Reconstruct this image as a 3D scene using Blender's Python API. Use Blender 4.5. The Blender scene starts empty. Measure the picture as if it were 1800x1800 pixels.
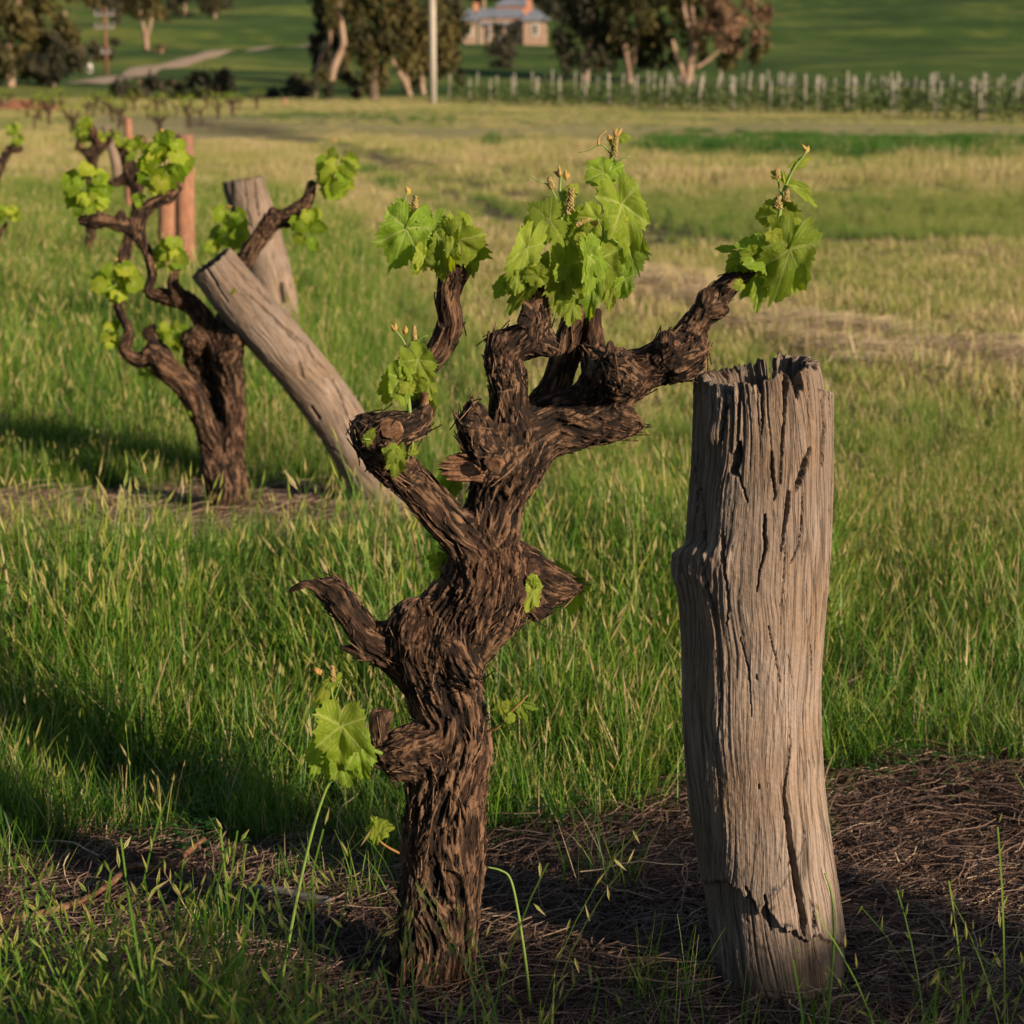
import bpy, math, random
import numpy as np
from mathutils import Vector, Matrix

# ------------------------------------------------------------------ camera, sky, sun, exposure
S = bpy.context.scene
F = 3750.0                       # focal length in photograph pixels (1800 px square)
CAMH = 1.30
TH = math.atan(770.0 / F)        # the camera looks down by this much
FOCUS = 3.02
cam_d = bpy.data.cameras.new('camera'); cam = bpy.data.objects.new('camera', cam_d)
S.collection.objects.link(cam); S.camera = cam
cam.location = (0, 0, CAMH); cam.rotation_euler = (math.pi / 2 - TH, 0, 0)
cam_d.sensor_fit = 'HORIZONTAL'; cam_d.sensor_width = 24.0; cam_d.lens = 24.0 * F / 1800.0
cam_d.clip_start = 0.05; cam_d.clip_end = 3000
cam_d.dof.use_dof = True; cam_d.dof.focus_distance = FOCUS; cam_d.dof.aperture_fstop = 5.8

SUN_AZ = math.radians(130); SUN_EL = math.radians(16.5)
world = bpy.data.worlds.new('World'); S.world = world; world.use_nodes = True
wn = world.node_tree; bg = wn.nodes['Background']
sky = wn.nodes.new('ShaderNodeTexSky'); sky.sky_type = 'NISHITA'; sky.sun_disc = False
sky.sun_elevation = SUN_EL; sky.sun_rotation = SUN_AZ; sky.air_density = 1.0; sky.dust_density = 1.0
wn.links.new(sky.outputs[0], bg.inputs[0]); bg.inputs[1].default_value = 0.06
sd = Vector((math.sin(SUN_AZ) * math.cos(SUN_EL), math.cos(SUN_AZ) * math.cos(SUN_EL), math.sin(SUN_EL)))
sun_d = bpy.data.lights.new('sun', 'SUN'); sun_d.energy = 5.0; sun_d.angle = math.radians(0.6)
sun_d.color = (1.0, 0.79, 0.565)
sun = bpy.data.objects.new('sun', sun_d); S.collection.objects.link(sun)
sun.rotation_euler = sd.to_track_quat('Z', 'Y').to_euler(); sun.location = (8, -10, 6)
S.view_settings.view_transform = 'Standard'; S.view_settings.look = 'None'
S.view_settings.exposure = 0.85; S.view_settings.gamma = 1.0; S.view_settings.use_curve_mapping = False
S.render.engine = 'CYCLES'
S.cycles.max_bounces = 6; S.cycles.transparent_max_bounces = 4; S.cycles.diffuse_bounces = 3

rnd = random.Random(7)
RG = np.random.RandomState(11)
cT, sT = math.cos(TH), math.sin(TH)

def ray(px, py):
    u = (px - 900.0) / F; v = (900.0 - py) / F
    return u, cT + v * sT, -sT + v * cT
def at(px, py, Y):
    """point seen at pixel (px,py) at world distance Y"""
    a, b, c = ray(px, py); t = Y / b
    return np.array([a * t, Y, CAMH + c * t])
def ppm(px, py, Y):
    """pixels per metre there"""
    a, b, c = ray(px, py); return F * b / Y
def project(P):
    x, y, z = P[..., 0], P[..., 1], P[..., 2] - CAMH
    d = y * cT - z * sT
    return 900 + F * x / d, 900 - F * (y * sT + z * cT) / d

# ------------------------------------------------------------------ noise
_perm = np.concatenate([RG.permutation(256)] * 3).astype(np.int32)
_grad = RG.normal(size=(256, 3)); _grad /= np.linalg.norm(_grad, axis=1)[:, None]
_grad = _grad.astype(np.float32)
def pn(x, y, z):
    x = np.asarray(x, np.float32); y = np.asarray(y, np.float32); z = np.asarray(z, np.float32)
    x, y, z = np.broadcast_arrays(x, y, z)
    xi = np.floor(x).astype(np.int32); yi = np.floor(y).astype(np.int32); zi = np.floor(z).astype(np.int32)
    xf, yf, zf = x - xi, y - yi, z - zi
    xi &= 255; yi &= 255; zi &= 255
    u = xf * xf * xf * (xf * (xf * 6 - 15) + 10); v = yf * yf * yf * (yf * (yf * 6 - 15) + 10); w = zf * zf * zf * (zf * (zf * 6 - 15) + 10)
    def g(a, b, c):
        h = _perm[_perm[_perm[(xi + a) & 255] + ((yi + b) & 255)] + ((zi + c) & 255)]
        G = _grad[h]
        return G[..., 0] * (xf - a) + G[..., 1] * (yf - b) + G[..., 2] * (zf - c)
    x00 = g(0, 0, 0) * (1 - u) + g(1, 0, 0) * u; x10 = g(0, 1, 0) * (1 - u) + g(1, 1, 0) * u
    x01 = g(0, 0, 1) * (1 - u) + g(1, 0, 1) * u; x11 = g(0, 1, 1) * (1 - u) + g(1, 1, 1) * u
    return ((x00 * (1 - v) + x10 * v) * (1 - w) + (x01 * (1 - v) + x11 * v) * w) * 1.6
def ridge(x, y, z):
    return 1 - np.abs(pn(x, y, z)) * 2.2
def sstep(a, b, x):
    t = np.clip((x - a) / (b - a), 0, 1); return t * t * (3 - 2 * t)

# ------------------------------------------------------------------ objects
def link(o): S.collection.objects.link(o); return o
def mesh_np(name, V, Fq, mat=None, smooth=True, attrs=None):
    """V (n,3); Fq list/array of polygons (all the same length, or a list of arrays)"""
    me = bpy.data.meshes.new(name)
    V = np.asarray(V, np.float32)
    polys = Fq if isinstance(Fq, (list, tuple)) and len(Fq) and isinstance(Fq[0], np.ndarray) and Fq[0].ndim == 2 else [np.asarray(Fq)]
    me.vertices.add(len(V)); me.vertices.foreach_set('co', V.ravel())
    nl = sum(p.size for p in polys); npoly = sum(len(p) for p in polys)
    me.loops.add(nl); me.loops.foreach_set('vertex_index', np.concatenate([p.ravel() for p in polys]).astype(np.int32))
    me.polygons.add(npoly)
    tot = np.concatenate([np.full(len(p), p.shape[1]) for p in polys]).astype(np.int32)
    st = np.concatenate([[0], np.cumsum(tot)[:-1]]).astype(np.int32)
    me.polygons.foreach_set('loop_start', st)
    me.polygons.foreach_set('use_smooth', np.full(npoly, smooth))
    me.update(calc_edges=True)
    if attrs:
        for k, a in attrs.items():
            a = np.asarray(a, np.float32)
            if a.ndim == 1:
                at_ = me.attributes.new(k, 'FLOAT', 'POINT'); at_.data.foreach_set('value', a)
            else:
                at_ = me.attributes.new(k, 'FLOAT_VECTOR', 'POINT'); at_.data.foreach_set('vector', a.ravel())
    if mat: me.materials.append(mat)
    return me
def ob(name, me, parent=None, mw=None, **props):
    o = bpy.data.objects.new(name, me); link(o)
    M = Matrix(mw) if mw is not None else Matrix.Identity(4)
    if parent is not None:
        o.parent = parent
        pw = PW.get(parent.name, Matrix.Identity(4)); M2 = pw.inverted() @ M
        o.matrix_local = M2
    else:
        o.matrix_local = M
    PW[o.name] = M
    for k, v in props.items(): o[k] = v
    return o
PW = {}
def root(name, loc, label, cat, group=None):
    o = ob(name, None, None, Matrix.Translation(Vector([float(c) for c in loc])))
    o.empty_display_size = 0.1
    o['label'] = label; o['category'] = cat
    if group: o['group'] = group
    return o
def child(name, V, Fq, parent, mat, smooth=True, attrs=None, **props):
    """world-space vertices; the object's origin is its parent's"""
    M = PW[parent.name]; L = np.array(M.translation)
    me = mesh_np(name, np.asarray(V) - L, Fq, mat, smooth, attrs)
    return ob(name, me, parent, M, **props)
def single(name, V, Fq, mat, loc, label=None, cat=None, group=None, kind=None, smooth=True, attrs=None):
    me = mesh_np(name, np.asarray(V) - np.array(loc), Fq, mat, smooth, attrs)
    o = ob(name, me, None, Matrix.Translation(Vector([float(c) for c in loc])))
    if label: o['label'] = label
    if cat: o['category'] = cat
    if group: o['group'] = group
    if kind: o['kind'] = kind
    return o

class MB:
    """collects pieces of one mesh"""
    def __init__(s): s.v = []; s.t = []; s.q = []; s.n = 0; s.a = []
    def add(s, V, T=None, Q=None, a=0.0):
        V = np.asarray(V, float)
        s.v.append(V); s.a.append(np.broadcast_to(np.asarray(a, float), (len(V),)))
        if T is not None and len(T): s.t.append(np.asarray(T) + s.n)
        if Q is not None and len(Q): s.q.append(np.asarray(Q) + s.n)
        s.n += len(V)
    def tube(s, pts, rad, n=8, caps=True, a=0.0, noise=0.0):
        pts = np.asarray(pts, float); m = len(pts); rad = np.broadcast_to(np.asarray(rad, float), (m,))
        T = np.gradient(pts, axis=0); T /= np.linalg.norm(T, axis=1)[:, None] + 1e-12
        ref = np.array([0.3, 0.9, 0.1]) if abs(T[0][2]) > 0.5 else np.array([0.1, 0.2, 1.0])
        U = np.zeros_like(pts); u = np.cross(T[0], ref); u /= np.linalg.norm(u)
        for i in range(m):
            u = u - T[i] * np.dot(u, T[i]); u /= np.linalg.norm(u) + 1e-12; U[i] = u
        W = np.cross(T, U); ang = np.linspace(0, 2 * math.pi, n, endpoint=False)
        R = rad[:, None] * np.ones(n)[None]
        if noise: R = R * (1 + noise * RG.uniform(-1, 1, R.shape))
        V = pts[:, None] + R[..., None] * (np.cos(ang)[None, :, None] * U[:, None] + np.sin(ang)[None, :, None] * W[:, None])
        V = V.reshape(-1, 3); i = np.arange(m - 1)[:, None] * n; j = np.arange(n)[None]; j2 = (j + 1) % n
        Q = np.stack([i + j, i + j2, i + n + j2, i + n + j], -1).reshape(-1, 4)
        T_ = []
        if caps:
            V = np.vstack([V, pts[0], pts[-1]]); b = m * n
            T_ = [[b, (k + 1) % n, k] for k in range(n)] + [[b + 1, (m - 1) * n + k, (m - 1) * n + (k + 1) % n] for k in range(n)]
        s.add(V, T_, Q, a)
    def box(s, c, d, a=0.0, rz=0.0):
        c = np.asarray(c, float); d = np.asarray(d, float) / 2
        v = np.array([[x, y, z] for x in (-1, 1) for y in (-1, 1) for z in (-1, 1)]) * d
        if rz:
            cz, sz = math.cos(rz), math.sin(rz); v = np.stack([v[:, 0] * cz - v[:, 1] * sz, v[:, 0] * sz + v[:, 1] * cz, v[:, 2]], 1)
        s.add(v + c, None, [[0, 1, 3, 2], [4, 6, 7, 5], [0, 4, 5, 1], [2, 3, 7, 6], [0, 2, 6, 4], [1, 5, 7, 3]], a)
    def ball(s, c, r, a=0.0):
        t = (1 + 5 ** .5) / 2
        v = np.array([[-1, t, 0], [1, t, 0], [-1, -t, 0], [1, -t, 0], [0, -1, t], [0, 1, t], [0, -1, -t], [0, 1, -t], [t, 0, -1], [t, 0, 1], [-t, 0, -1], [-t, 0, 1]]) / 1.902
        f = [[0, 11, 5], [0, 5, 1], [0, 1, 7], [0, 7, 10], [0, 10, 11], [1, 5, 9], [5, 11, 4], [11, 10, 2], [10, 7, 6], [7, 1, 8], [3, 9, 4], [3, 4, 2], [3, 2, 6], [3, 6, 8], [3, 8, 9], [4, 9, 5], [2, 4, 11], [6, 2, 10], [8, 6, 7], [9, 8, 1]]
        s.add(v * r + np.asarray(c), f, None, a)
    def get(s):
        V = np.vstack(s.v); P = []
        if s.t: P.append(np.vstack(s.t))
        if s.q: P.append(np.vstack(s.q))
        return V, P, np.concatenate(s.a)
    def child(s, name, parent, mat, smooth=True, **props):
        V, P, a = s.get(); return child(name, V, P, parent, mat, smooth, {'tint': a}, **props)
def curve(pts, n=12):
    """Catmull-Rom through rows of any width"""
    P = np.asarray(pts, float)
    if len(P) < 3: return np.array([P[0] + (P[-1] - P[0]) * t for t in np.linspace(0, 1, n)])
    P = np.vstack([2 * P[0] - P[1], P, 2 * P[-1] - P[-2]]); m = len(P) - 3
    out = []
    for k in range(n):
        g = k / (n - 1) * m; i = min(int(g), m - 1); t = g - i
        a, b, c, d = P[i:i + 4]
        out.append(0.5 * (2 * b + (c - a) * t + (2 * a - 5 * b + 4 * c - d) * t * t + (3 * b - a - 3 * c + d) * t ** 3))
    return np.array(out)

# ------------------------------------------------------------------ materials
class NT:
    def __init__(s, name, rough=0.8, spec=0.3):
        s.m = bpy.data.materials.new(name); s.m.use_nodes = True; s.t = s.m.node_tree
        s.b = s.t.nodes['Principled BSDF']; s.out = s.t.nodes['Material Output']
        s.b.inputs['Roughness'].default_value = rough; s.b.inputs['Specular IOR Level'].default_value = spec
    def n(s, typ, **kw):
        x = s.t.nodes.new(typ)
        for k, v in kw.items():
            if hasattr(x, k): setattr(x, k, v)
            else: s.set(x.inputs[k], v)
        return x
    def set(s, inp, v):
        if isinstance(v, bpy.types.NodeSocket): s.t.links.new(v, inp)
        elif isinstance(v, bpy.types.Node): s.t.links.new(v.outputs[0], inp)
        else:
            if isinstance(v, (tuple, list)) and len(v) == 3 and inp.type == 'RGBA': v = (*v, 1)
            inp.default_value = v
    def math(s, op, a, b=0.0, clamp=False):
        x = s.t.nodes.new('ShaderNodeMath'); x.operation = op; x.use_clamp = clamp
        s.set(x.inputs[0], a); s.set(x.inputs[1], b); return x.outputs[0]
    def attr(s, name):
        x = s.t.nodes.new('ShaderNodeAttribute'); x.attribute_name = name; return x
    def coord(s, which='Object'):
        return s.t.nodes.new('ShaderNodeTexCoord').outputs[which]
    def pos(s): return s.t.nodes.new('ShaderNodeNewGeometry').outputs['Position']
    def mapping(s, vec, scale=(1, 1, 1)):
        x = s.t.nodes.new('ShaderNodeMapping'); s.set(x.inputs[0], vec); x.inputs['Scale'].default_value = scale; return x.outputs[0]
    def noise(s, vec, scale, detail=4, rough=0.6, dist=0.0):
        x = s.t.nodes.new('ShaderNodeTexNoise'); s.set(x.inputs['Vector'], vec); x.inputs['Scale'].default_value = scale
        x.inputs['Detail'].default_value = detail; x.inputs['Roughness'].default_value = rough; x.inputs['Distortion'].default_value = dist
        return x.outputs[0]
    def ramp(s, fac, stops, interp='LINEAR'):
        x = s.t.nodes.new('ShaderNodeValToRGB'); s.set(x.inputs[0], fac); e = x.color_ramp; e.interpolation = interp
        while len(e.elements) < len(stops): e.elements.new(0.5)
        for el, (p, c) in zip(e.elements, stops):
            el.position = p; el.color = (*c, 1) if len(c) == 3 else c
        return x.outputs[0]
    def mix(s, fac, a, b, typ='MIX'):
        x = s.t.nodes.new('ShaderNodeMix'); x.data_type = 'RGBA'; x.blend_type = typ
        s.set(x.inputs[0], fac); s.set(x.inputs[6], a); s.set(x.inputs[7], b); return x.outputs[2]
    def range(s, v, a, b, c=0.0, d=1.0):
        x = s.t.nodes.new('ShaderNodeMapRange'); s.set(x.inputs[0], v)
        for i, q in enumerate((a, b, c, d)): x.inputs[i + 1].default_value = q
        return x.outputs[0]
    def color(s, c): s.set(s.b.inputs['Base Color'], c)
    def bump(s, h, strength=0.5, dist=0.002):
        x = s.t.nodes.new('ShaderNodeBump'); x.inputs['Strength'].default_value = strength; x.inputs['Distance'].default_value = dist
        s.set(x.inputs['Height'], h); s.t.links.new(x.outputs[0], s.b.inputs['Normal'])
    def translucent(s, col, fac):
        t = s.t.nodes.new('ShaderNodeBsdfTranslucent'); s.set(t.inputs[0], col)
        m = s.t.nodes.new('ShaderNodeMixShader'); m.inputs[0].default_value = fac
        s.t.links.new(s.b.outputs[0], m.inputs[1]); s.t.links.new(t.outputs[0], m.inputs[2]); s.t.links.new(m.outputs[0], s.out.inputs[0])

def bark_mat(name, stops, fine=1.0):
    t = NT(name, 0.85, 0.25); h = t.attr('h').outputs['Fac']; bc = t.attr('bk').outputs['Vector']
    fib = t.noise(t.mapping(bc, (300, 300, 22)), 1.0, 5, 0.7)
    mid = t.noise(t.mapping(bc, (110, 110, 9)), 1.0, 4, 0.6)
    big = t.noise(t.coord(), 9, 2, 0.5)
    v = t.math('ADD', t.math('MULTIPLY', h, 0.5), t.math('ADD', t.math('MULTIPLY', fib, 0.45), t.math('MULTIPLY', mid, 0.45)))
    c = t.ramp(t.range(v, 0.40, 0.90), stops)  # ridge weathering, plus groove shade and lit ridge tops put into the colour
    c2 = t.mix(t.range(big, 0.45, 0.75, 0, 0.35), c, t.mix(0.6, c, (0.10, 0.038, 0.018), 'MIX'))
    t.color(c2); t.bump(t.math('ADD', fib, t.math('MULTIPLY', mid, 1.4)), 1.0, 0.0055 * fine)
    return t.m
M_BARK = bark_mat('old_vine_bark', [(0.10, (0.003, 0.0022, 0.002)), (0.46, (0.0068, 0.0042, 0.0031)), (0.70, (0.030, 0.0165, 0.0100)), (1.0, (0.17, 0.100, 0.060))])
def wood_mat(name, lo, md, hi, warm=(0.30, 0.17, 0.08)):
    t = NT(name, 0.85, 0.2); h = t.attr('h').outputs['Fac']; bc = t.attr('bk').outputs['Vector']
    fib = t.noise(t.mapping(bc, (260, 260, 12)), 1.0, 4, 0.6)
    mid = t.noise(t.mapping(bc, (70, 70, 5)), 1.0, 3, 0.6)
    big = t.noise(t.coord(), 6, 3, 0.6); spk = t.noise(t.coord(), 160, 3, 0.7)
    v = t.math('ADD', t.math('MULTIPLY', h, 0.55), t.math('ADD', t.math('MULTIPLY', fib, 0.25), t.math('MULTIPLY', mid, 0.35)))
    c = t.ramp(t.range(v, 0.2, 1.0), [(0, lo), (0.45, md), (1, hi)])  # h also darkens cracks and recesses: shade painted in on top of the weathering
    c = t.mix(t.range(big, 0.40, 0.66, 0, 0.65), c, warm)
    c = t.mix(t.range(t.noise(t.mapping(bc, (16, 16, 9)), 1.0, 4, 0.65), 0.50, 0.68, 0, 0.45), c, (0.13, 0.115, 0.10))
    z_ = t.n('ShaderNodeSeparateXYZ', Vector=bc).outputs['Z']; c = t.mix(t.math('MULTIPLY', t.range(z_, 0.62, 0.90, 0, 1), t.range(mid, 0.35, 0.6, 0.0, 0.5)), c, (0.10, 0.085, 0.075))
    c = t.mix(t.range(spk, 0.35, 0.7, 0.25, 0), c, (0.05, 0.045, 0.04))
    ln = t.noise(t.mapping(bc, (120, 120, 4.5)), 1.0, 3, 0.55, 0.3); lines = t.range(t.math('ABSOLUTE', t.math('SUBTRACT', ln, 0.5)), 0.004, 0.028, 0, 1)
    c = t.mix(t.math('MULTIPLY', t.math('SUBTRACT', 1.0, lines), 0.55), c, (0.055, 0.042, 0.033))
    t.color(c); t.bump(t.math('ADD', t.math('ADD', fib, t.math('MULTIPLY', lines, 0.9)), t.math('MULTIPLY', spk, 0.5)), 0.9, 0.0026)
    return t.m
M_POST = wood_mat('weathered_post_wood', (0.040, 0.032, 0.027), (0.25, 0.195, 0.162), (0.50, 0.41, 0.35), (0.19, 0.115, 0.065))
M_POST2 = wood_mat('weathered_leaning_wood', (0.055, 0.042, 0.035), (0.27, 0.205, 0.165), (0.43, 0.345, 0.29), (0.19, 0.125, 0.08))
M_RED = wood_mat('red_post_wood', (0.10, 0.045, 0.03), (0.34, 0.165, 0.105), (0.46, 0.27, 0.18), (0.38, 0.18, 0.10))
def cut_mat():
    t = NT('cut_vine_wood', 0.8, 0.2); c = t.coord()
    n = t.noise(c, 90, 4, 0.7); t.color(t.ramp(n, [(0.3, (0.03, 0.016, 0.010)), (0.5, (0.11, 0.055, 0.030)), (0.72, (0.24, 0.14, 0.08))]))
    t.bump(n, 0.7, 0.002); return t.m
M_CUT = cut_mat()
def leaf_mat(name, dark, light, tr, fac=0.5):
    t = NT(name, 0.48, 0.28)
    v = t.attr('vein').outputs['Fac']; r = t.n('ShaderNodeObjectInfo').outputs['Random']
    n = t.noise(t.coord(), 45, 3, 0.6)
    c = t.mix(t.range(n, 0.3, 0.7), dark, light)
    c = t.mix(t.math('MULTIPLY', v, 0.75), c, (0.46, 0.55, 0.16))
    hsv = t.n('ShaderNodeHueSaturation'); t.set(hsv.inputs['Color'], c)
    t.set(hsv.inputs['Hue'], t.range(r, 0, 1, 0.478, 0.508)); t.set(hsv.inputs['Value'], t.range(t.math('FRACT', t.math('MULTIPLY', r, 7.3)), 0, 1, 0.75, 1.2))
    t.color(hsv.outputs[0])
    h2 = t.n('ShaderNodeHueSaturation'); t.set(h2.inputs['Color'], tr); t.set(h2.inputs['Hue'], t.range(r, 0, 1, 0.478, 0.508))
    t.bump(t.math('ADD', t.noise(t.coord(), 38, 4, 0.6), t.math('MULTIPLY', v, 0.6)), 0.6, 0.0035)
    t.translucent(t.mix(t.math('MULTIPLY', v, 0.4), h2.outputs[0], (0.18, 0.30, 0.05)), fac); return t.m
M_LEAF = leaf_mat('vine_leaf', (0.100, 0.190, 0.007), (0.205, 0.315, 0.012), (0.42, 0.54, 0.010))
M_LEAFY = leaf_mat('young_vine_leaf', (0.22, 0.32, 0.018), (0.34, 0.42, 0.04), (0.50, 0.58, 0.03))
def plain(name, c, c2=None, sc=30, rough=0.7, tr=None, bump=0.0):
    t = NT(name, rough, 0.3)
    if c2: n = t.noise(t.coord(), sc, 4, 0.6); t.color(t.mix(t.range(n, 0.3, 0.7), c, c2))
    else: t.color(c)
    if bump: t.bump(t.noise(t.coord(), sc * 2, 3), 0.6, bump)
    if tr: t.translucent(tr, 0.35)
    return t.m
M_STEM = plain('green_shoot', (0.10, 0.17, 0.03), (0.16, 0.24, 0.05), 60, 0.5)
M_STEMR = plain('red_shoot', (0.28, 0.10, 0.05), (0.18, 0.16, 0.04), 60, 0.5)
M_BUD = plain('flower_buds', (0.20, 0.10, 0.055), (0.28, 0.26, 0.07), 400, 0.6)
M_TIP = plain('shoot_tip', (0.38, 0.36, 0.08), (0.50, 0.22, 0.09), 180, 0.5, tr=(0.5, 0.4, 0.06))
def grass_mat():
    t = NT('grass_blades', 0.5, 0.3); h = t.attr('hgt').outputs['Fac']; ti = t.attr('tint').outputs['Fac']
    r = t.n('ShaderNodeObjectInfo').outputs['Random']; p = t.pos()
    big = t.noise(t.mapping(p, (1, 0.6, 0)), 0.35, 3, 0.6)
    x = t.math('ADD', ti, t.math('MULTIPLY', t.math('SUBTRACT', r, 0.5), 0.16)); x = t.math('ADD', x, t.range(big, 0.3, 0.7, -0.08, 0.10))
    base = t.ramp(x, [(0.0, (0.010, 0.042, 0.006)), (0.28, (0.030, 0.100, 0.009)), (0.5, (0.092, 0.20, 0.014)), (0.70, (0.25, 0.27, 0.055)), (0.85, (0.38, 0.31, 0.14)), (1.0, (0.42, 0.32, 0.19))])
    c = t.mix(t.range(h, 0.0, 0.5), t.mix(0.45, base, (0.02, 0.03, 0.008)), base)  # lower half of each blade darkened: shade near the ground painted into the colour
    t.color(c); t.translucent(t.mix(0.28, t.mix(1.0, base, (1.5, 1.5, 1.2), 'MULTIPLY'), (0.20, 0.38, 0.02)), 0.30); return t.m
M_GRASS = grass_mat()
def straw_mat():
    t = NT('dead_grass', 0.85, 0.15); ti = t.attr('tint').outputs['Fac']; r = t.n('ShaderNodeObjectInfo').outputs['Random']
    x = t.math('ADD', ti, t.math('MULTIPLY', t.math('SUBTRACT', r, 0.5), 0.3))
    t.color(t.ramp(x, [(0, (0.045, 0.028, 0.022)), (0.4, (0.125, 0.080, 0.062)), (0.75, (0.25, 0.175, 0.125)), (1, (0.48, 0.385, 0.25))])); return t.m
M_STRAW = straw_mat()
# ------------------------------------------------------------------ terrain
_D = np.array([0, 60, 97, 110, 130, 160, 200, 260, 330, 420, 520, 700, 1000], float)
_PY = np.array([0, 0, 0, 168, 152, 133, 107, 76, 42, 2, -45, -120, -190], float)
_Z = []
for d, p in zip(_D, _PY):
    if d <= 97: _Z.append(0.0)
    else:
        a, b, c = ray(900, p); _Z.append(CAMH + c / b * d)
_Z = np.array(_Z)
def terrain(x, y):
    x = np.asarray(x, float); y = np.asarray(y, float); d = np.maximum(y, 0) + 0 * x
    z = np.interp(d, _D, _Z)
    far = sstep(80, 200, d)
    z = z + far * (2.8 * pn(x / 70, y / 60, 3.3) + 0.9 * pn(x / 24, y / 24, 8.1)) + far * 0.00006 * np.clip(x, 0, 400) ** 2
    near = 1 - sstep(20, 80, d)
    z = z + near * (0.02 * pn(x / 1.3, y / 1.3, 0.5) + 0.008 * pn(x / .25, y / .25, 4.5)) + sstep(15, 60, d) * 0.10 * pn(x / 9, y / 9, 2.2)
    # left mound beyond the vineyard
    z = z + 0.7 * np.exp(-((x + 26) / 5) ** 2 - ((y - 114) / 7) ** 2)
    return z
def gz(x, y): return float(terrain(np.array([x]), np.array([y]))[0])
def ground_hit(px, py, lo=2.0, hi=900):
    a, b, c = ray(px, py)
    t = np.geomspace(lo, hi, 4000); x = a * t; y = b * t; z = CAMH + c * t
    d = z - terrain(x, y); k = np.argmax(d < 0)
    if d[k] >= 0: k = len(t) - 1
    return np.array([x[k], y[k], terrain(x[k:k + 1], y[k:k + 1])[0]])

ys = np.concatenate([np.linspace(-60, 1.5, 20), np.linspace(1.6, 12, 210), np.geomspace(12.2, 120, 150), np.geomspace(121, 1500, 110)])
us = np.concatenate([-np.geomspace(3.0, 0.42, 16), np.linspace(-0.40, 0.40, 240), np.geomspace(0.42, 3.0, 16)])
X = us[None, :] * np.maximum(ys, 6.0)[:, None] ; Yg = ys[:, None] + 0 * us[None, :]
Zg = terrain(X, Yg); nu = len(us)
V = np.stack([X, Yg, Zg], -1).reshape(-1, 3); i = np.arange(len(ys) - 1)[:, None] * nu; j = np.arange(nu - 1)[None]
Q = np.stack([i + j, i + j + 1, i + nu + j + 1, i + nu + j], -1).reshape(-1, 4)
def strip_mask(x, y):
    """dead mulch under the vine rows"""
    x_end = 1.6 - 0.30 * np.clip(y - 3, 0, 200)
    n = 0.22 * pn(x / .5, y / .3, 7.7) + 0.08 * pn(x / .12, y / .12, 1.7)
    m1 = sstep(0.55, 0.40, np.abs(y - 2.98 + 0.0 * x) + n)
    m1b = sstep(1.3, 0.9, np.hypot((x - 1.0) / 1.0, (y - 3.2) / 0.62) + n)
    m2 = sstep(0.62, 0.42, np.abs(y - 6.12) + 0.6 * n) * sstep(0.25, -0.05, x)
    m3 = sstep(0.45, 0.25, np.abs(y - 9.9) + n) * sstep(-0.8, -1.2, x)
    m4 = sstep(0.45, 0.25, np.abs(y - 13.5) + n) * sstep(-1.8, -2.2, x)
    return np.maximum.reduce([m1, m1b, m2, 0.5 * m3, 0.5 * m4])
def px_of(x, y): return project(np.stack([x, y, 0 * x], -1))
def lineband(px, py, pts, w):
    """1 on a polyline given in photograph pixels, falling off over w"""
    out = np.zeros_like(px)
    for (x0, y0), (x1, y1) in zip(pts[:-1], pts[1:]):
        t = np.clip((px - x0) / (x1 - x0), 0, 1); inside = (px >= min(x0, x1)) & (px <= max(x0, x1))
        out = np.maximum(out, inside * np.exp(-((py - (y0 + t * (y1 - y0))) / w) ** 2))
    return out
PATH = [(150, 228), (350, 240), (560, 300), (700, 378), (900, 448), (1200, 505), (1900, 590)]
RUTS = ([(330, 218), (480, 236), (620, 268), (720, 305), (800, 345), (900, 385), (1100, 428), (1400, 445), (1900, 465)], [(560, 250), (700, 285), (860, 330), (1100, 395), (1300, 420), (1900, 440)])
def path_mask(x, y):
    """mown track curving from the far left down to the right"""
    px, py = px_of(x, y); n = 14 * pn(x / 1.5, y / 2.0, 4.5)
    w = lineband(px, py + n, PATH, 34); w = np.maximum(w, lineband(px, py + n, [(470, 300), (600, 360), (760, 430), (950, 500), (1150, 555), (1500, 610)], 44)); w = np.maximum(w, 0.8 * lineband(px, py + n, [(250, 212), (500, 222), (900, 232), (1400, 226), (1900, 232)], 12))
    return w
def rut_mask(x, y):
    px, py = px_of(x, y); n = 4 * pn(x / .9, y / 1.2, 9.5); return np.maximum(lineband(px, py + n, RUTS[0], 11), 0.8 * lineband(px, py + n, RUTS[1], 8)) * (0.5 + 0.5 * sstep(-.3, .3, pn(x / 1.4, y / 1.8, 3.3)))
def pale_mask(x, y):
    """mown, straw-coloured headland"""
    px, py = px_of(x, y)
    n = 30 * pn(x / 1.2, y / 1.2, 5.5) + 12 * pn(x / .3, y / .3, 2.5)
    left = 560 + (py - 430) * 1.1          # edge against the vine rows
    a = sstep(0, 120, px - left + n) * sstep(800, 690, py + 0.4 * n) * sstep(265, 400, py + 0.3 * n)
    b = 1 - 0.85 * sstep(260, 420, py) * sstep(450, 425, py + 0.3 * n) * sstep(760, 850, px)
    rough = sstep(700, 900, px) * sstep(440, 420, py + .3 * n)
    w = lineband(px, py, [(1080, 490), (1300, 560), (1560, 610), (1830, 650)], 16) + lineband(px, py, [(1240, 560), (1500, 640), (1830, 700)], 14)
    return np.clip(np.maximum(a * (1 - rough) * 0.75 + w, path_mask(x, y)) * (1 - 0.8 * rut_mask(x, y)), 0, 1)
flatx, flaty = V[:, 0], V[:, 1]
near_ok = (flaty > 1.5)
mul = np.where(near_ok, strip_mask(flatx, np.maximum(flaty, 1.5)), 0)
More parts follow.
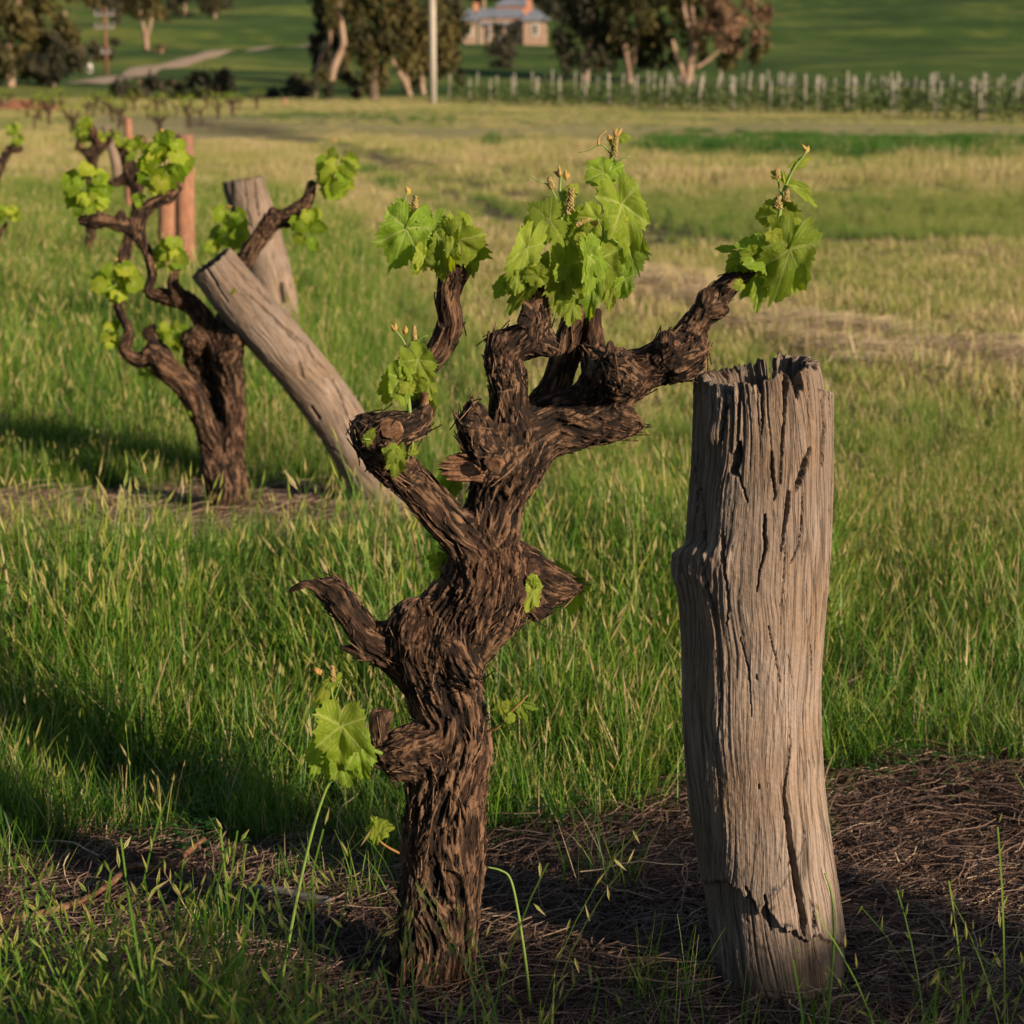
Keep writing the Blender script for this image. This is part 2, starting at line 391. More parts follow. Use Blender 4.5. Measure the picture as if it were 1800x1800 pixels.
pal = np.where((flaty > 3) & (flaty < 80), pale_mask(flatx, np.maximum(flaty, 3)), 0)
def ground_mat():
    t = NT('field_ground', 0.95, 0.1); p = t.pos(); m = t.attr('mulch').outputs['Fac']; pl = t.attr('pale').outputs['Fac']
    d = t.n('ShaderNodeSeparateXYZ', Vector=p).outputs['Y']
    n1 = t.noise(p, 14, 5, 0.7); n2 = t.noise(t.mapping(p, (1, 0.5, 1)), 0.25, 4, 0.6); n3 = t.noise(t.mapping(p, (0.35, 1.0, 1)), 0.9, 5, 0.65)
    n4 = t.noise(t.mapping(p, (0.6, 1, 0.3)), 0.035, 4, 0.6)
    soil = t.ramp(n1, [(0.3, (0.018, 0.012, 0.009)), (0.7, (0.06, 0.04, 0.028))])
    turf = t.mix(t.range(n1, 0.35, 0.65), (0.020, 0.034, 0.010), (0.05, 0.06, 0.022))
    straw = t.mix(n1, (0.11, 0.09, 0.045), (0.22, 0.175, 0.09))
    near = t.mix(m, t.mix(pl, turf, straw), soil)
    mid = t.ramp(t.math('ADD', t.math('MULTIPLY', n3, 0.65), t.math('MULTIPLY', n2, 0.35)), [(0.34, (0.065, 0.10, 0.022)), (0.5, (0.17, 0.175, 0.06)), (0.64, (0.30, 0.26, 0.125))])
    hill = t.ramp(t.math('ADD', t.math('MULTIPLY', n4, 0.7), t.math('MULTIPLY', n2, 0.3)), [(0.38, (0.022, 0.050, 0.009)), (0.50, (0.050, 0.088, 0.015)), (0.62, (0.135, 0.155, 0.032))])
    mid = t.mix(t.math('MULTIPLY', pl, 0.85), mid, t.mix(n3, (0.22, 0.195, 0.085), (0.40, 0.34, 0.18))); c = t.mix(t.range(d, 16, 40), near, mid); c = t.mix(t.math('MULTIPLY', t.attr('rut').outputs['Fac'], 0.8), c, (0.075, 0.052, 0.042)); c = t.mix(t.range(d, 95, 115), c, hill)
    t.color(c); t.bump(t.math('ADD', n1, t.math('MULTIPLY', n3, 3.0)), 0.5, 0.03)
    return t.m
rut = np.where((flaty > 3) & (flaty < 80), rut_mask(flatx, np.maximum(flaty, 3)), 0)
single('ground', V, Q, ground_mat(), (0, 0, 0), kind='structure', attrs={'mulch': mul, 'pale': pal, 'rut': rut})

# dirt track up the far slope
pts = [ground_hit(px, py, 95) for px, py in [(150, 149), (205, 137), (270, 120), (350, 102), (450, 88), (560, 78)]]
c = curve(np.array(pts)[:, :2], 60); tg = np.gradient(c, axis=0); tg /= np.linalg.norm(tg, axis=1)[:, None]; nrm = np.stack([-tg[:, 1], tg[:, 0]], 1)
rows = []
for w in (-1.2, -.7, 0.0, .7, 1.2):
    q = c + nrm * w; rows.append(np.column_stack([q, terrain(q[:, 0], q[:, 1]) + 0.12 - 0.05 * abs(w)]))
V = np.stack(rows, 1).reshape(-1, 3); i = np.arange(59)[:, None] * 5; j = np.arange(4)[None]
single('dirt_track', V, np.stack([i + j, i + j + 1, i + 5 + j + 1, i + 5 + j], -1).reshape(-1, 4), plain('pale_dirt', (0.26, 0.19, 0.13), (0.36, 0.27, 0.19), 1.2, 0.9), (0, 0, 0), kind='structure')

# ------------------------------------------------------------------ grass
def blades(n, R, h0, h1, w, lean=0.35, curl=0.5, tints=(0.2, 0.5), dry=0.0, nseg=4, seed=0, heads=0, headtint=0.7, flat=0.0):
    r = np.random.RandomState(seed); V = []; Q = []; T = []; ti = []; hg = []; k0 = 0
    for k in range(n):
        a = r.uniform(0, 6.283); rad = R * math.sqrt(r.uniform()); b = np.array([math.cos(a) * rad, math.sin(a) * rad, -0.01])
        h = r.uniform(h0, h1) * (1 - 0.25 * rad / R); az = r.uniform(0, 6.283); d = np.array([math.cos(az), math.sin(az), 0])
        ln = r.uniform(0.05, lean); cu = r.uniform(0, curl) * r.uniform(0.3, 1)
        side = np.array([-d[1], d[0], 0]); tw = r.uniform(-0.9, 0.9); side = side * math.cos(tw) + d * math.sin(tw)
        ww = w * r.uniform(0.6, 1.3); tint = r.uniform(*tints)
        if r.uniform() < dry: tint = r.uniform(0.72, 1.0)
        ishead = k < heads; p = b.copy(); ang = ln
        if ishead: h *= 1.25; ww *= 0.45; cu *= 0.3
        for s in range(nseg + 1):
            f = s / nseg
            wd = ww * (1 - f ** 1.6) * 0.5 + 0.0003
            if ishead: wd = ww * 0.5
            V += [p - side * wd, p + side * wd]; ti += [tint + (0.2 * f if not ishead else 0.15 * f)] * 2; hg += [f] * 2
            ang = ln + cu * f * f * 2.2 + flat
            ang = min(ang, 2.3)
            p = p + (d * math.sin(ang) + np.array([0, 0, 1]) * math.cos(ang)) * h / nseg
            if s < nseg: Q.append([k0 + 2 * s, k0 + 2 * s + 1, k0 + 2 * s + 3, k0 + 2 * s + 2])
        k0 += 2 * (nseg + 1)
        if ishead:                                            # a narrow seed head of crossed spindles
            dirv = (d * math.sin(ang) + np.array([0, 0, 1]) * math.cos(ang)); p = p - dirv * h / nseg
            L = r.uniform(0.03, 0.06); hw = r.uniform(0.0025, 0.005)
            for sv in (side, np.cross(dirv, side)):
                V += [p, p + dirv * L * .35 - sv * hw, p + dirv * L * .35 + sv * hw, p + dirv * L]
                ti += [headtint + r.uniform(-.08, .15)] * 4; hg += [1] * 4; Q.append([k0, k0 + 1, k0 + 3, k0 + 2]); k0 += 4
    return np.array(V), np.array(Q), np.clip(ti, 0, 1), np.array(hg)
def proto(coll, name, data, mat):
    V, Q, ti, hg = data; me = mesh_np(name, V, Q, mat, True, {'tint': ti, 'hgt': hg}); o = bpy.data.objects.new(name, me); coll.objects.link(o)
def scatter(name, coll, P, rotz, scl, idx, tilt=None):
    n = len(P); me = bpy.data.meshes.new(name); me.vertices.add(n); me.vertices.foreach_set('co', np.asarray(P, np.float32).ravel())
    rot = np.zeros((n, 3), np.float32); rot[:, 2] = rotz
    if tilt is not None: rot[:, :2] = tilt
    a = me.attributes.new('rot', 'FLOAT_VECTOR', 'POINT'); a.data.foreach_set('vector', rot.ravel())
    a = me.attributes.new('scl', 'FLOAT', 'POINT'); a.data.foreach_set('value', np.asarray(scl, np.float32))
    a = me.attributes.new('idx', 'INT', 'POINT'); a.data.foreach_set('value', np.asarray(idx, np.int32))
    o = ob(name, me); o['kind'] = 'stuff'
    g = bpy.data.node_groups.new(name + '_nodes', 'GeometryNodeTree')
    g.interface.new_socket('Geometry', in_out='INPUT', socket_type='NodeSocketGeometry'); g.interface.new_socket('Geometry', in_out='OUTPUT', socket_type='NodeSocketGeometry')
    gi = g.nodes.new('NodeGroupInput'); go = g.nodes.new('NodeGroupOutput'); ci = g.nodes.new('GeometryNodeCollectionInfo'); ip = g.nodes.new('GeometryNodeInstanceOnPoints')
    ci.inputs['Collection'].default_value = coll; ci.inputs['Separate Children'].default_value = True; ci.inputs['Reset Children'].default_value = True
    def na(nm, ty):
        x = g.nodes.new('GeometryNodeInputNamedAttribute'); x.data_type = ty; x.inputs[0].default_value = nm
        return [s for s in x.outputs if s.enabled and s.name == 'Attribute'][0]
    e = g.nodes.new('FunctionNodeEulerToRotation')
    L = g.links.new; L(gi.outputs[0], ip.inputs['Points']); L(ci.outputs[0], ip.inputs['Instance']); ip.inputs['Pick Instance'].default_value = True
    L(na('idx', 'INT'), ip.inputs['Instance Index']); L(na('rot', 'FLOAT_VECTOR'), e.inputs[0]); L(e.outputs[0], ip.inputs['Rotation']); L(na('scl', 'FLOAT'), ip.inputs['Scale'])
    L(ip.outputs[0], go.inputs[0]); m = o.modifiers.new('scatter', 'NODES'); m.node_group = g
    return o
def pts_in(y0, y1, dens, side=0.34, pad=0.6):
    """random ground points in the view wedge and a margin round it"""
    w1 = side * y1 + pad; n = int(dens * 2 * w1 * (y1 - y0)); x = RG.uniform(-w1, w1, n); y = RG.uniform(y0, y1, n)
    k = np.abs(x) < side * y + pad; return x[k], y[k]

G_TALL = bpy.data.collections.new('tall_grass_kinds')
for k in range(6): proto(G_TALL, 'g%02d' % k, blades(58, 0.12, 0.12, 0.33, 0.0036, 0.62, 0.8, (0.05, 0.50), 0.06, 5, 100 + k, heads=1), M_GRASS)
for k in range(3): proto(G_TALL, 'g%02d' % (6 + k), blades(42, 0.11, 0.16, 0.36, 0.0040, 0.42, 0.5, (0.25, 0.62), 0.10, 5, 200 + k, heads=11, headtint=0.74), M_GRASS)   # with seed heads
for k in range(3): proto(G_TALL, 'g%02d' % (9 + k), blades(20, 0.07, 0.15, 0.34, 0.0075, 0.55, 0.75, (0.05, 0.32), 0.03, 6, 300 + k), M_GRASS)                         # broad arching blades
G_SHORT = bpy.data.collections.new('short_grass_kinds')
for k in range(4): proto(G_SHORT, 'g%02d' % k, blades(60, 0.14, 0.03, 0.10, 0.0045, 0.7, 0.7, (0.42, 0.74), 0.25, 3, 400 + k), M_GRASS)
for k in range(4): proto(G_SHORT, 'g%02d' % (4 + k), blades(60, 0.14, 0.03, 0.09, 0.0045, 1.1, 0.8, (0.62, 0.9), 0.55, 3, 500 + k), M_GRASS)
G_FAR = bpy.data.collections.new('far_grass_kinds')
for k in range(4): proto(G_FAR, 'g%02d' % k, blades(70, 0.38, 0.06, 0.20, 0.012, 0.6, 0.7, (0.40, 0.70), 0.15, 3, 600 + k), M_GRASS)
for k in range(4): proto(G_FAR, 'g%02d' % (4 + k), blades(70, 0.38, 0.08, 0.26, 0.011, 0.4, 0.5, (0.58, 0.84), 0.30, 3, 700 + k, heads=14, headtint=0.8), M_GRASS)
for k in range(2): proto(G_FAR, 'g%02d' % (8 + k), blades(80, 0.35, 0.14, 0.34, 0.012, 0.5, 0.6, (0.02, 0.24), 0.0, 3, 800 + k), M_GRASS)

x, y = pts_in(3.2, 7.4, 430, 0.36, 0.7)
px, py = px_of(x, y); mm = strip_mask(x, y)
n = pn(x / .35, y / .35, 9.1)
keep = RG.uniform(size=len(x)) > np.clip(mm * 1.25 - 0.06, 0, 0.985)
right_dry = sstep(1430, 1560, px) * sstep(1080, 1180, py) * sstep(1520, 1380, py)
keep &= RG.uniform(size=len(x)) > right_dry * 0.45
pmk = pale_mask(x, y); keep &= RG.uniform(size=len(x)) > 0.8 * pmk
x, y, px, py, n = x[keep], y[keep], px[keep], py[keep], n[keep]
kinds = np.where(RG.uniform(size=len(x)) < 0.12, RG.randint(9, 12, len(x)), RG.randint(0, 6, len(x)))
seed_zone = np.clip(0.08 + 0.55 * sstep(1350, 1500, px) * sstep(1150, 950, py) + 0.10 * sstep(1000, 850, py), 0, 0.8)
kinds = np.where(RG.uniform(size=len(x)) < seed_zone, RG.randint(6, 9, len(x)), kinds)
s = RG.uniform(0.65, 1.15, len(x)) * (1 + 0.55 * n) * (0.55 + 0.45 * sstep(3.35, 4.6, y)) * (1 - 0.35 * sstep(4.9, 5.5, y) * sstep(0.3, -0.1, x)) * np.where(px > 1430, 0.74, 1.0) * (1 - 0.5 * sstep(820, 960, px) * sstep(1080, 860, py))
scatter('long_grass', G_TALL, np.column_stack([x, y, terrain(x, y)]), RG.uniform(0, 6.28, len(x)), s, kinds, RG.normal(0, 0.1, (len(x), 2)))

x, y = pts_in(7.4, 24, 120, 0.40, 0.8)
px, py = px_of(x, y); pmk = pale_mask(x, y); mm = strip_mask(x, y); n = pn(x / .8, y / .8, 3.1)
rt = rut_mask(x, y); keep = RG.uniform(size=len(x)) > np.clip(pmk * 1.25, 0, 0.97); keep &= RG.uniform(size=len(x)) > mm; keep &= RG.uniform(size=len(x)) > np.clip(rt + rut_mask(x, y + .5) + rut_mask(x, y + 1.1), 0, .95)
x, y, px, py, n = x[keep], y[keep], px[keep], py[keep], n[keep]
right = sstep(560, 900, px)
kinds = np.where(RG.uniform(size=len(x)) < 0.12 + 0.45 * right, RG.randint(6, 9, len(x)), RG.randint(0, 6, len(x)))
s = RG.uniform(0.75, 1.25, len(x)) * (1 + 0.35 * n) * (1 - 0.58 * sstep(520, 760, px)) * (1 - 0.35 * sstep(14, 24, y))
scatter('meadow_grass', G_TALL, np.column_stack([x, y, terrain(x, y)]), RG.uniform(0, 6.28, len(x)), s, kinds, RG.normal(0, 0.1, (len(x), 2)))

x, y = pts_in(5.5, 42, 80, 0.30, 0.6)
pmk = pale_mask(x, y); px, py = px_of(x, y)
keep = RG.uniform(size=len(x)) < pmk * 1.3 + 0.03; x, y, pmk = x[keep], y[keep], pmk[keep]
kinds = np.where(RG.uniform(size=len(x)) < 0.25 + 0.5 * (pmk > 0.8), RG.randint(4, 8, len(x)), RG.randint(0, 4, len(x)))
scatter('mown_grass', G_SHORT, np.column_stack([x, y, terrain(x, y)]), RG.uniform(0, 6.28, len(x)), RG.uniform(0.8, 1.4, len(x)) * (1 + 0.5 * (pmk > 0.85)), kinds)

x, y = pts_in(22, 105, 9, 0.40, 1.0)
px, py = px_of(x, y)
n = pn(x / 9, y / 2.2, 6.6) + 0.5 * pn(x / 2.5, y / 1.0, 1.6)
dark = sstep(1060, 1180, px) * sstep(226, 238, py) * sstep(285, 262, py) + 0.8 * sstep(30, 8, np.abs(px - 860)) * sstep(14, 4, np.abs(py - 252))
pr = np.clip(0.45 + 0.9 * n + 0.3 * sstep(300, 420, py) * sstep(700, 800, px), 0.05, 0.9)
kinds = np.where(RG.uniform(size=len(x)) < pr, RG.randint(4, 8, len(x)), RG.randint(0, 4, len(x)))
dark = np.maximum(dark, lineband(px, py + 5 * n, [(330, 256), (600, 292)], 9) + lineband(px, py + 6 * n, [(620, 300), (860, 372), (1100, 405), (1400, 418), (1900, 452)], 20) + .8 * lineband(px, py + 4 * n, [(300, 212), (520, 205), (800, 212)], 5))
kinds = np.where(RG.uniform(size=len(x)) < dark * 0.9, RG.randint(8, 10, len(x)), kinds)
s = RG.uniform(0.6, 1.2, len(x)) * (0.75 + 0.45 * n) * (0.5 + 0.5 * sstep(215, 260, py))
s = np.clip(s, 0.25, 2) * (1 - 0.4 * sstep(500, 700, px) * sstep(300, 380, py)) * (1 - 0.6 * path_mask(x, y + 2))
keep = RG.uniform(size=len(x)) > np.clip(1.15 * path_mask(x, y) + 1.4 * rut_mask(x, y) + .9 * rut_mask(x, y + .7) + .9 * rut_mask(x, y + 1.5) + .7 * rut_mask(x, y + 2.3), 0, .98)
scatter('far_field_grass', G_FAR, np.column_stack([x, y, terrain(x, y)])[keep], RG.uniform(0, 6.28, keep.sum()), s[keep], kinds[keep])

# dead, tangled mulch under the rows
G_MULCH = bpy.data.collections.new('mulch_kinds')
def tangle(seed, n=60, R=0.16, tl=(0.1, 0.75)):
    r = np.random.RandomState(seed); V = []; Q = []; ti = []; k0 = 0
    for k in range(n):
        c = np.array([r.normal(0, R * .5), r.normal(0, R * .5), abs(r.normal(0, 0.012)) + 0.003]); a = r.uniform(0, 6.28); L = r.uniform(0.04, 0.2); w = r.uniform(0.0003, 0.0010)
        da = r.normal(0, 1.2); m = 6; el = r.normal(0.02, 0.16); tint = r.uniform(*tl); p = c.copy()
        for s in range(m):
            aa = a + da * s / m; d = np.array([math.cos(aa), math.sin(aa), math.sin(el + 0.5 * math.sin(s * 1.7 + k))* .35]); sd_ = np.array([-d[1], d[0], 0.6]); sd_ /= np.linalg.norm(sd_)
            V += [p - sd_ * w, p + sd_ * w]; ti += [tint] * 2
            p = p + d * L / m; p[2] = max(p[2], 0.002)
            if s < m - 1: Q.append([k0 + 2 * s, k0 + 2 * s + 1, k0 + 2 * s + 3, k0 + 2 * s + 2])
        k0 += 2 * m
    return np.array(V), np.array(Q), np.clip(ti, 0, 1), np.zeros(len(V))
for k in range(6): proto(G_MULCH, 'g%02d' % k, tangle(900 + k, 130, 0.15, (0.0, 0.62)), M_STRAW)
for k in range(2): proto(G_MULCH, 'g%02d' % (6 + k), tangle(950 + k, 80, 0.12, (0.35, 1.0)), M_STRAW)
x, y = pts_in(1.9, 7.2, 420, 0.36, 0.8)
mm = strip_mask(x, y); px, py = px_of(x, y)
extra = 0.30 * sstep(1100, 1200, py) + 0.3 * sstep(1430, 1560, px) * sstep(1080, 1180, py)
keep = RG.uniform(size=len(x)) < np.clip(mm, 0.10, 1) + extra * 0.5; x, y = x[keep], y[keep]
kinds = np.where(RG.uniform(size=len(x)) < 0.82, RG.randint(0, 6, len(x)), RG.randint(6, 8, len(x)))
kinds = np.where((y > 5) & (RG.uniform(size=len(x)) < 0.7), RG.randint(6, 8, len(x)), kinds)
scatter('dead_grass_mulch', G_MULCH, np.column_stack([x, y, terrain(x, y)]), RG.uniform(0, 6.28, len(x)), RG.uniform(0.7, 1.3, len(x)), kinds)
# straw windrows on the mown headland
G_WIND = bpy.data.collections.new('windrow_kinds')
for k in range(3): proto(G_WIND, 'g%02d' % k, tangle(970 + k, 90, 0.12, (0.82, 1.0)), M_STRAW)

x, y = pts_in(6, 16, 320, 0.33, 0.6); px, py = px_of(x, y)
w = lineband(px, py, [(1080, 490), (1300, 560), (1560, 610), (1830, 650)], 13) + lineband(px, py, [(1240, 560), (1500, 640), (1830, 700)], 11)
w = w * sstep(-.35, .25, pn(x / .9, y / 1.2, 6.1)) * (0.45 + 0.55 * sstep(1350, 1600, px) + .35 * (px < 1280)); keep = RG.uniform(size=len(x)) < w * .5; x, y = x[keep], y[keep]
scatter('straw_windrows', G_WIND, np.column_stack([x, y, terrain(x, y) + RG.uniform(0.0, 0.06, len(x))]), RG.uniform(0, 6.28, len(x)), RG.uniform(1.0, 1.8, len(x)), RG.randint(0, 3, len(x)))

# sparse green blades through the mulch, wild oats right in front of the lens
x, y = pts_in(2.0, 3.7, 150, 0.36, 0.7); n = pn(x / .3, y / .3, 2.9); px, py = px_of(x, y)
pr = np.clip(0.04 + 0.22 * n + 0.12 * sstep(2.72, 2.5, y) + 0.10 * sstep(3.25, 3.6, y), 0.02, 0.85)
pr *= 1 - 0.75 * (np.hypot(x + 0.10, y - 2.85) < 0.14) 
keep = RG.uniform(size=len(x)) < pr; x, y = x[keep], y[keep]
scatter('mulch_grass', G_TALL, np.column_stack([x, y, terrain(x, y)]), RG.uniform(0, 6.28, len(x)), RG.uniform(0.35, 0.75, len(x)) * np.where(y < 2.6, 1.1, 1.0), RG.choice([0, 1, 2, 3, 9, 10, 11], len(x)), RG.normal(0, 0.15, (len(x), 2)))
G_OAT = bpy.data.collections.new('oat_kinds')
def oat(seed):
    r = np.random.RandomState(seed); V, Q, ti, hg = blades(2, 0.03, 0.14, 0.26, 0.006, 0.4, 0.5, (0.3, 0.55), 0, 6, seed)
    V, Q, ti, hg = list(V), list(Q), list(ti), list(hg); k0 = len(V)
    for st in range(3):
        b = np.array([r.uniform(-.02, .02), r.uniform(-.02, .02), 0]); az = r.uniform(0, 6.28); d = np.array([math.cos(az), math.sin(az), 0]); h = r.uniform(0.24, 0.38); side = np.array([-d[1], d[0], 0])
        pts = [b + d * h * 0.35 * f * f + np.array([0, 0, h * (f - .12 * f ** 3)]) for f in np.linspace(0, 1, 9)]
        for s, p in enumerate(pts):
            V += [p - side * 0.0010, p + side * 0.0010]; ti += [0.5] * 2; hg += [1] * 2
            if s < 8: Q.append([k0 + 2 * s, k0 + 2 * s + 1, k0 + 2 * s + 3, k0 + 2 * s + 2])
        k0 += 18
        for q in range(6):                                  # drooping spikelets
            p = pts[3 + q] + r.normal(0, 0.006, 3); dv = np.array([r.normal(0, .4), r.normal(0, .4), r.choice([-1, 1]) * r.uniform(.5, 1)]); dv /= np.linalg.norm(dv); L = r.uniform(0.016, 0.026); hw = r.uniform(0.0013, 0.0022)
            s1 = np.cross(dv, [0.3, 0.9, 0.1]); s1 /= np.linalg.norm(s1); s2 = np.cross(dv, s1); tt = r.uniform(0.60, 0.72)
            for sv in (s1, s2):
                V += [p, p + dv * L * .35 - sv * hw, p + dv * L * .35 + sv * hw, p + dv * L]; ti += [tt, tt, tt, 0.95]; hg += [1] * 4; Q.append([k0, k0 + 1, k0 + 3, k0 + 2]); k0 += 4
    return np.array(V), np.array(Q), np.clip(ti, 0, 1), np.array(hg)
for k in range(5): proto(G_OAT, 'g%02d' % k, oat(1000 + k), M_GRASS)
P = []
for k in range(210):
    px = rnd.uniform(-250, 2050) if rnd.random() < 0.2 else rnd.gauss(200, 230); Yo = rnd.uniform(2.0, 2.5)
    p = at(px, 1700, Yo); P.append((p[0], Yo))
P = np.array(P); kk = (np.abs(P[:, 0]) < 1.4)
P = P[kk]
scatter('wild_oats', G_OAT, np.column_stack([P, terrain(P[:, 0], P[:, 1])]), RG.uniform(0, 6.28, len(P)), RG.uniform(0.85, 1.25, len(P)), RG.randint(0, 5, len(P)))
# clover low in the grass behind the vine
G_CLO = bpy.data.collections.new('clover_kinds')
def clover(seed):
    r = np.random.RandomState(seed); V = []; Q = []; ti = []; hg = []; k0 = 0
    for k in range(60):
        a = r.uniform(0, 6.28); c = np.array([r.normal(0, .06), r.normal(0, .06), r.uniform(0.02, 0.07)])
        for q in range(3):
            b = a + q * 2.094; d = np.array([math.cos(b), math.sin(b), r.uniform(-.1, .35)]); sv = np.array([-d[1], d[0], 0]); L = r.uniform(.007, .011)
            V += [c, c + d * L * .6 - sv * L * .42, c + d * L * .6 + sv * L * .42, c + d * L]; ti += [r.uniform(.05, .3)] * 4; hg += [.8] * 4; Q.append([k0, k0 + 1, k0 + 3, k0 + 2]); k0 += 4
    return np.array(V), np.array(Q), np.array(ti), np.array(hg)
for k in range(3): proto(G_CLO, 'g%02d' % k, clover(1100 + k), M_GRASS)
x, y = pts_in(3.35, 4.5, 260, 0.3, 0.3); px, py = px_of(x, y)
pr = sstep(180, 60, np.abs(px - 480)) * sstep(130, 60, np.abs(py - 1310)) + sstep(110, 40, np.abs(px - 1120)) * sstep(120, 60, np.abs(py - 1240)) + 0.05
keep = RG.uniform(size=len(x)) < pr; x, y = x[keep], y[keep]
scatter('clover', G_CLO, np.column_stack([x, y, terrain(x, y)]), RG.uniform(0, 6.28, len(x)), RG.uniform(0.8, 1.5, len(x)), RG.randint(0, 3, len(x)))

# clods, small stones and broken litter on the bare strip
x, y = pts_in(2.3, 3.6, 500, 0.34, 0.5); mm = strip_mask(x, y); keep = RG.uniform(size=len(x)) < mm * .8; x, y = x[keep], y[keep]; z = terrain(x, y); cb = MB(); lb = MB()
for xx, yy, zz in zip(x, y, z):
    r_ = RG.uniform(.003, .011); n0 = cb.n; cb.ball((0, 0, 0), r_, RG.uniform(0, .6)); v = cb.v[-1]; v *= RG.uniform(.55, 1.25, (len(v), 1)) * np.array([1, RG.uniform(.7, 1.2), .7]); v += (xx, yy, zz + r_ * .25)
V, P_, a = cb.get(); single('soil_clods', V, P_, plain('clods', (0.035, 0.022, 0.016), (0.085, 0.058, 0.044), 60, .95), (0, 0, 0), kind='stuff', smooth=False)
m = RG.permutation(len(x))[:900]; q = RG.normal(0, .04, (900, 2)); c3 = np.column_stack([x[m[:900]][:900] + q[:len(m), 0], y[m] + q[:len(m), 1], z[m] + RG.uniform(.008, .03, len(m))]); nn = RG.normal(0, .5, (len(m), 3)); nn[:, 2] += 1; nn /= np.linalg.norm(nn, axis=1)[:, None]; u = np.cross(nn, RG.normal(0, 1, (len(m), 3))); u /= np.linalg.norm(u, axis=1)[:, None]; v = np.cross(nn, u); s_ = RG.uniform(.004, .012, (len(m), 1))
V = np.stack([c3 - u * s_, c3 - v * s_ * .5 + nn * s_ * .3, c3 + u * s_, c3 + v * s_ * .5 + nn * s_ * .3], 1).reshape(-1, 3)
single('leaf_litter', V, np.arange(len(V)).reshape(-1, 4), M_STRAW, (0, 0, 0), kind='stuff', attrs={'tint': np.repeat(RG.uniform(.2, .95, len(m)), 4)})
# ------------------------------------------------------------------ gnarled wood: blended round cones -> surface -> bark relief
def sdf_mesh(chains, h, k):
    """chains of round cones; each chain a plain union, chains blended smoothly; meshed with surface nets"""
    A = np.vstack([c[:, :4] for c in chains]); rm = A[:, 3:4]
    lo = (A[:, :3] - rm).min(0) - 3 * h - k; hi = (A[:, :3] + rm).max(0) + 3 * h + k
    N = np.ceil((hi - lo) / h).astype(int) + 1
    E = np.zeros(N, np.float32); pad = 5 * k
    for c in chains:
        c = c[:, :4]; c = np.vstack([c, c]) if len(c) == 1 else c
        r = c[:, 3:4] + pad; J0 = np.clip(((c[:, :3] - r).min(0) - lo) / h, 0, N - 1).astype(int); J1 = np.clip(((c[:, :3] + r).max(0) - lo) / h + 2, 1, N).astype(int)
        D = np.full(J1 - J0, 9.0, np.float32)
        for a4, b4 in zip(c[:-1], c[1:]):
            a, ra, b, rb = a4[:3], a4[3], b4[:3], b4[3]; rr = max(ra, rb) + pad
            i0 = np.clip(((np.minimum(a, b) - rr - lo) / h).astype(int), 0, N - 1); i1 = np.clip(((np.maximum(a, b) + rr - lo) / h).astype(int) + 2, 1, N)
            i0 = np.maximum(i0, J0); i1 = np.minimum(i1, J1)
            g = [(lo[d] + h * np.arange(i0[d], i1[d])).astype(np.float32) for d in range(3)]
            x = g[0][:, None, None] - np.float32(a[0]); y = g[1][None, :, None] - np.float32(a[1]); z = g[2][None, None, :] - np.float32(a[2])
            ab = (b - a).astype(np.float32); L2 = max(float(ab @ ab), 1e-12)
            t = np.clip((x * ab[0] + y * ab[1] + z * ab[2]) / np.float32(L2), 0, 1)
            d = np.sqrt((x - t * ab[0]) ** 2 + (y - t * ab[1]) ** 2 + (z - t * ab[2]) ** 2) - (np.float32(ra) + t * np.float32(rb - ra))
            sl = tuple(slice(i0[q] - J0[q], i1[q] - J0[q]) for q in range(3)); D[sl] = np.minimum(D[sl], d)
        E[J0[0]:J1[0], J0[1]:J1[1], J0[2]:J1[2]] += np.exp(np.clip(-D / k, -20, 20))
    Fd = -k * np.log(E + 1e-6); del E
    s = Fd < 0
    any_ = np.zeros(N - 1, bool); all_ = np.ones(N - 1, bool)
    for dx in (0, 1):
        for dy in (0, 1):
            for dz in (0, 1):
                c = s[dx:N[0] - 1 + dx, dy:N[1] - 1 + dy, dz:N[2] - 1 + dz]; any_ |= c; all_ &= c
    act = any_ & ~all_; del any_, all_
    cells = np.argwhere(act); idx = np.full(N - 1, -1, np.int32); idx[act] = np.arange(len(cells))
    acc = np.zeros((len(cells), 3)); cnt = np.zeros(len(cells)); I, J, K = cells.T
    C = {}
    for dx in (0, 1):
        for dy in (0, 1):
            for dz in (0, 1): C[dx, dy, dz] = Fd[I + dx, J + dy, K + dz]
    for ax in range(3):
        for u in (0, 1):
            for v in (0, 1):
                o0 = [u, v]; o0.insert(ax, 0); o1 = [u, v]; o1.insert(ax, 1); f0 = C[tuple(o0)]; f1 = C[tuple(o1)]
                m = (f0 < 0) != (f1 < 0); t = np.where(m, f0 / np.where(m, f0 - f1, 1), 0)
                pos = np.array(o0, float)[None].repeat(len(cells), 0); pos[:, ax] = t; acc += pos * m[:, None]; cnt += m
    V = lo + h * (cells + acc / cnt[:, None]); Q = []
    for ax in range(3):
        o = [a for a in range(3) if a != ax]
        sl0 = [slice(1, -1)] * 3; sl0[ax] = slice(0, -1); sl1 = [slice(1, -1)] * 3; sl1[ax] = slice(1, None)
        a0 = s[tuple(sl0)]; a1 = s[tuple(sl1)]; e = np.argwhere(a0 != a1); fl = a0[tuple(e.T)]
        g = e.copy(); g[:, o[0]] += 1; g[:, o[1]] += 1
        def cid(du, dv):
            c = g.copy(); c[:, o[0]] -= du; c[:, o[1]] -= dv; return idx[tuple(c.T)]
        q = np.stack([cid(1, 1), cid(0, 1), cid(0, 0), cid(1, 0)], 1)
        flip = fl if ax != 1 else ~fl
        q[~flip] = q[~flip][:, ::-1]; Q.append(q)
    Q = np.vstack(Q); return V, Q[(Q >= 0).all(1)]
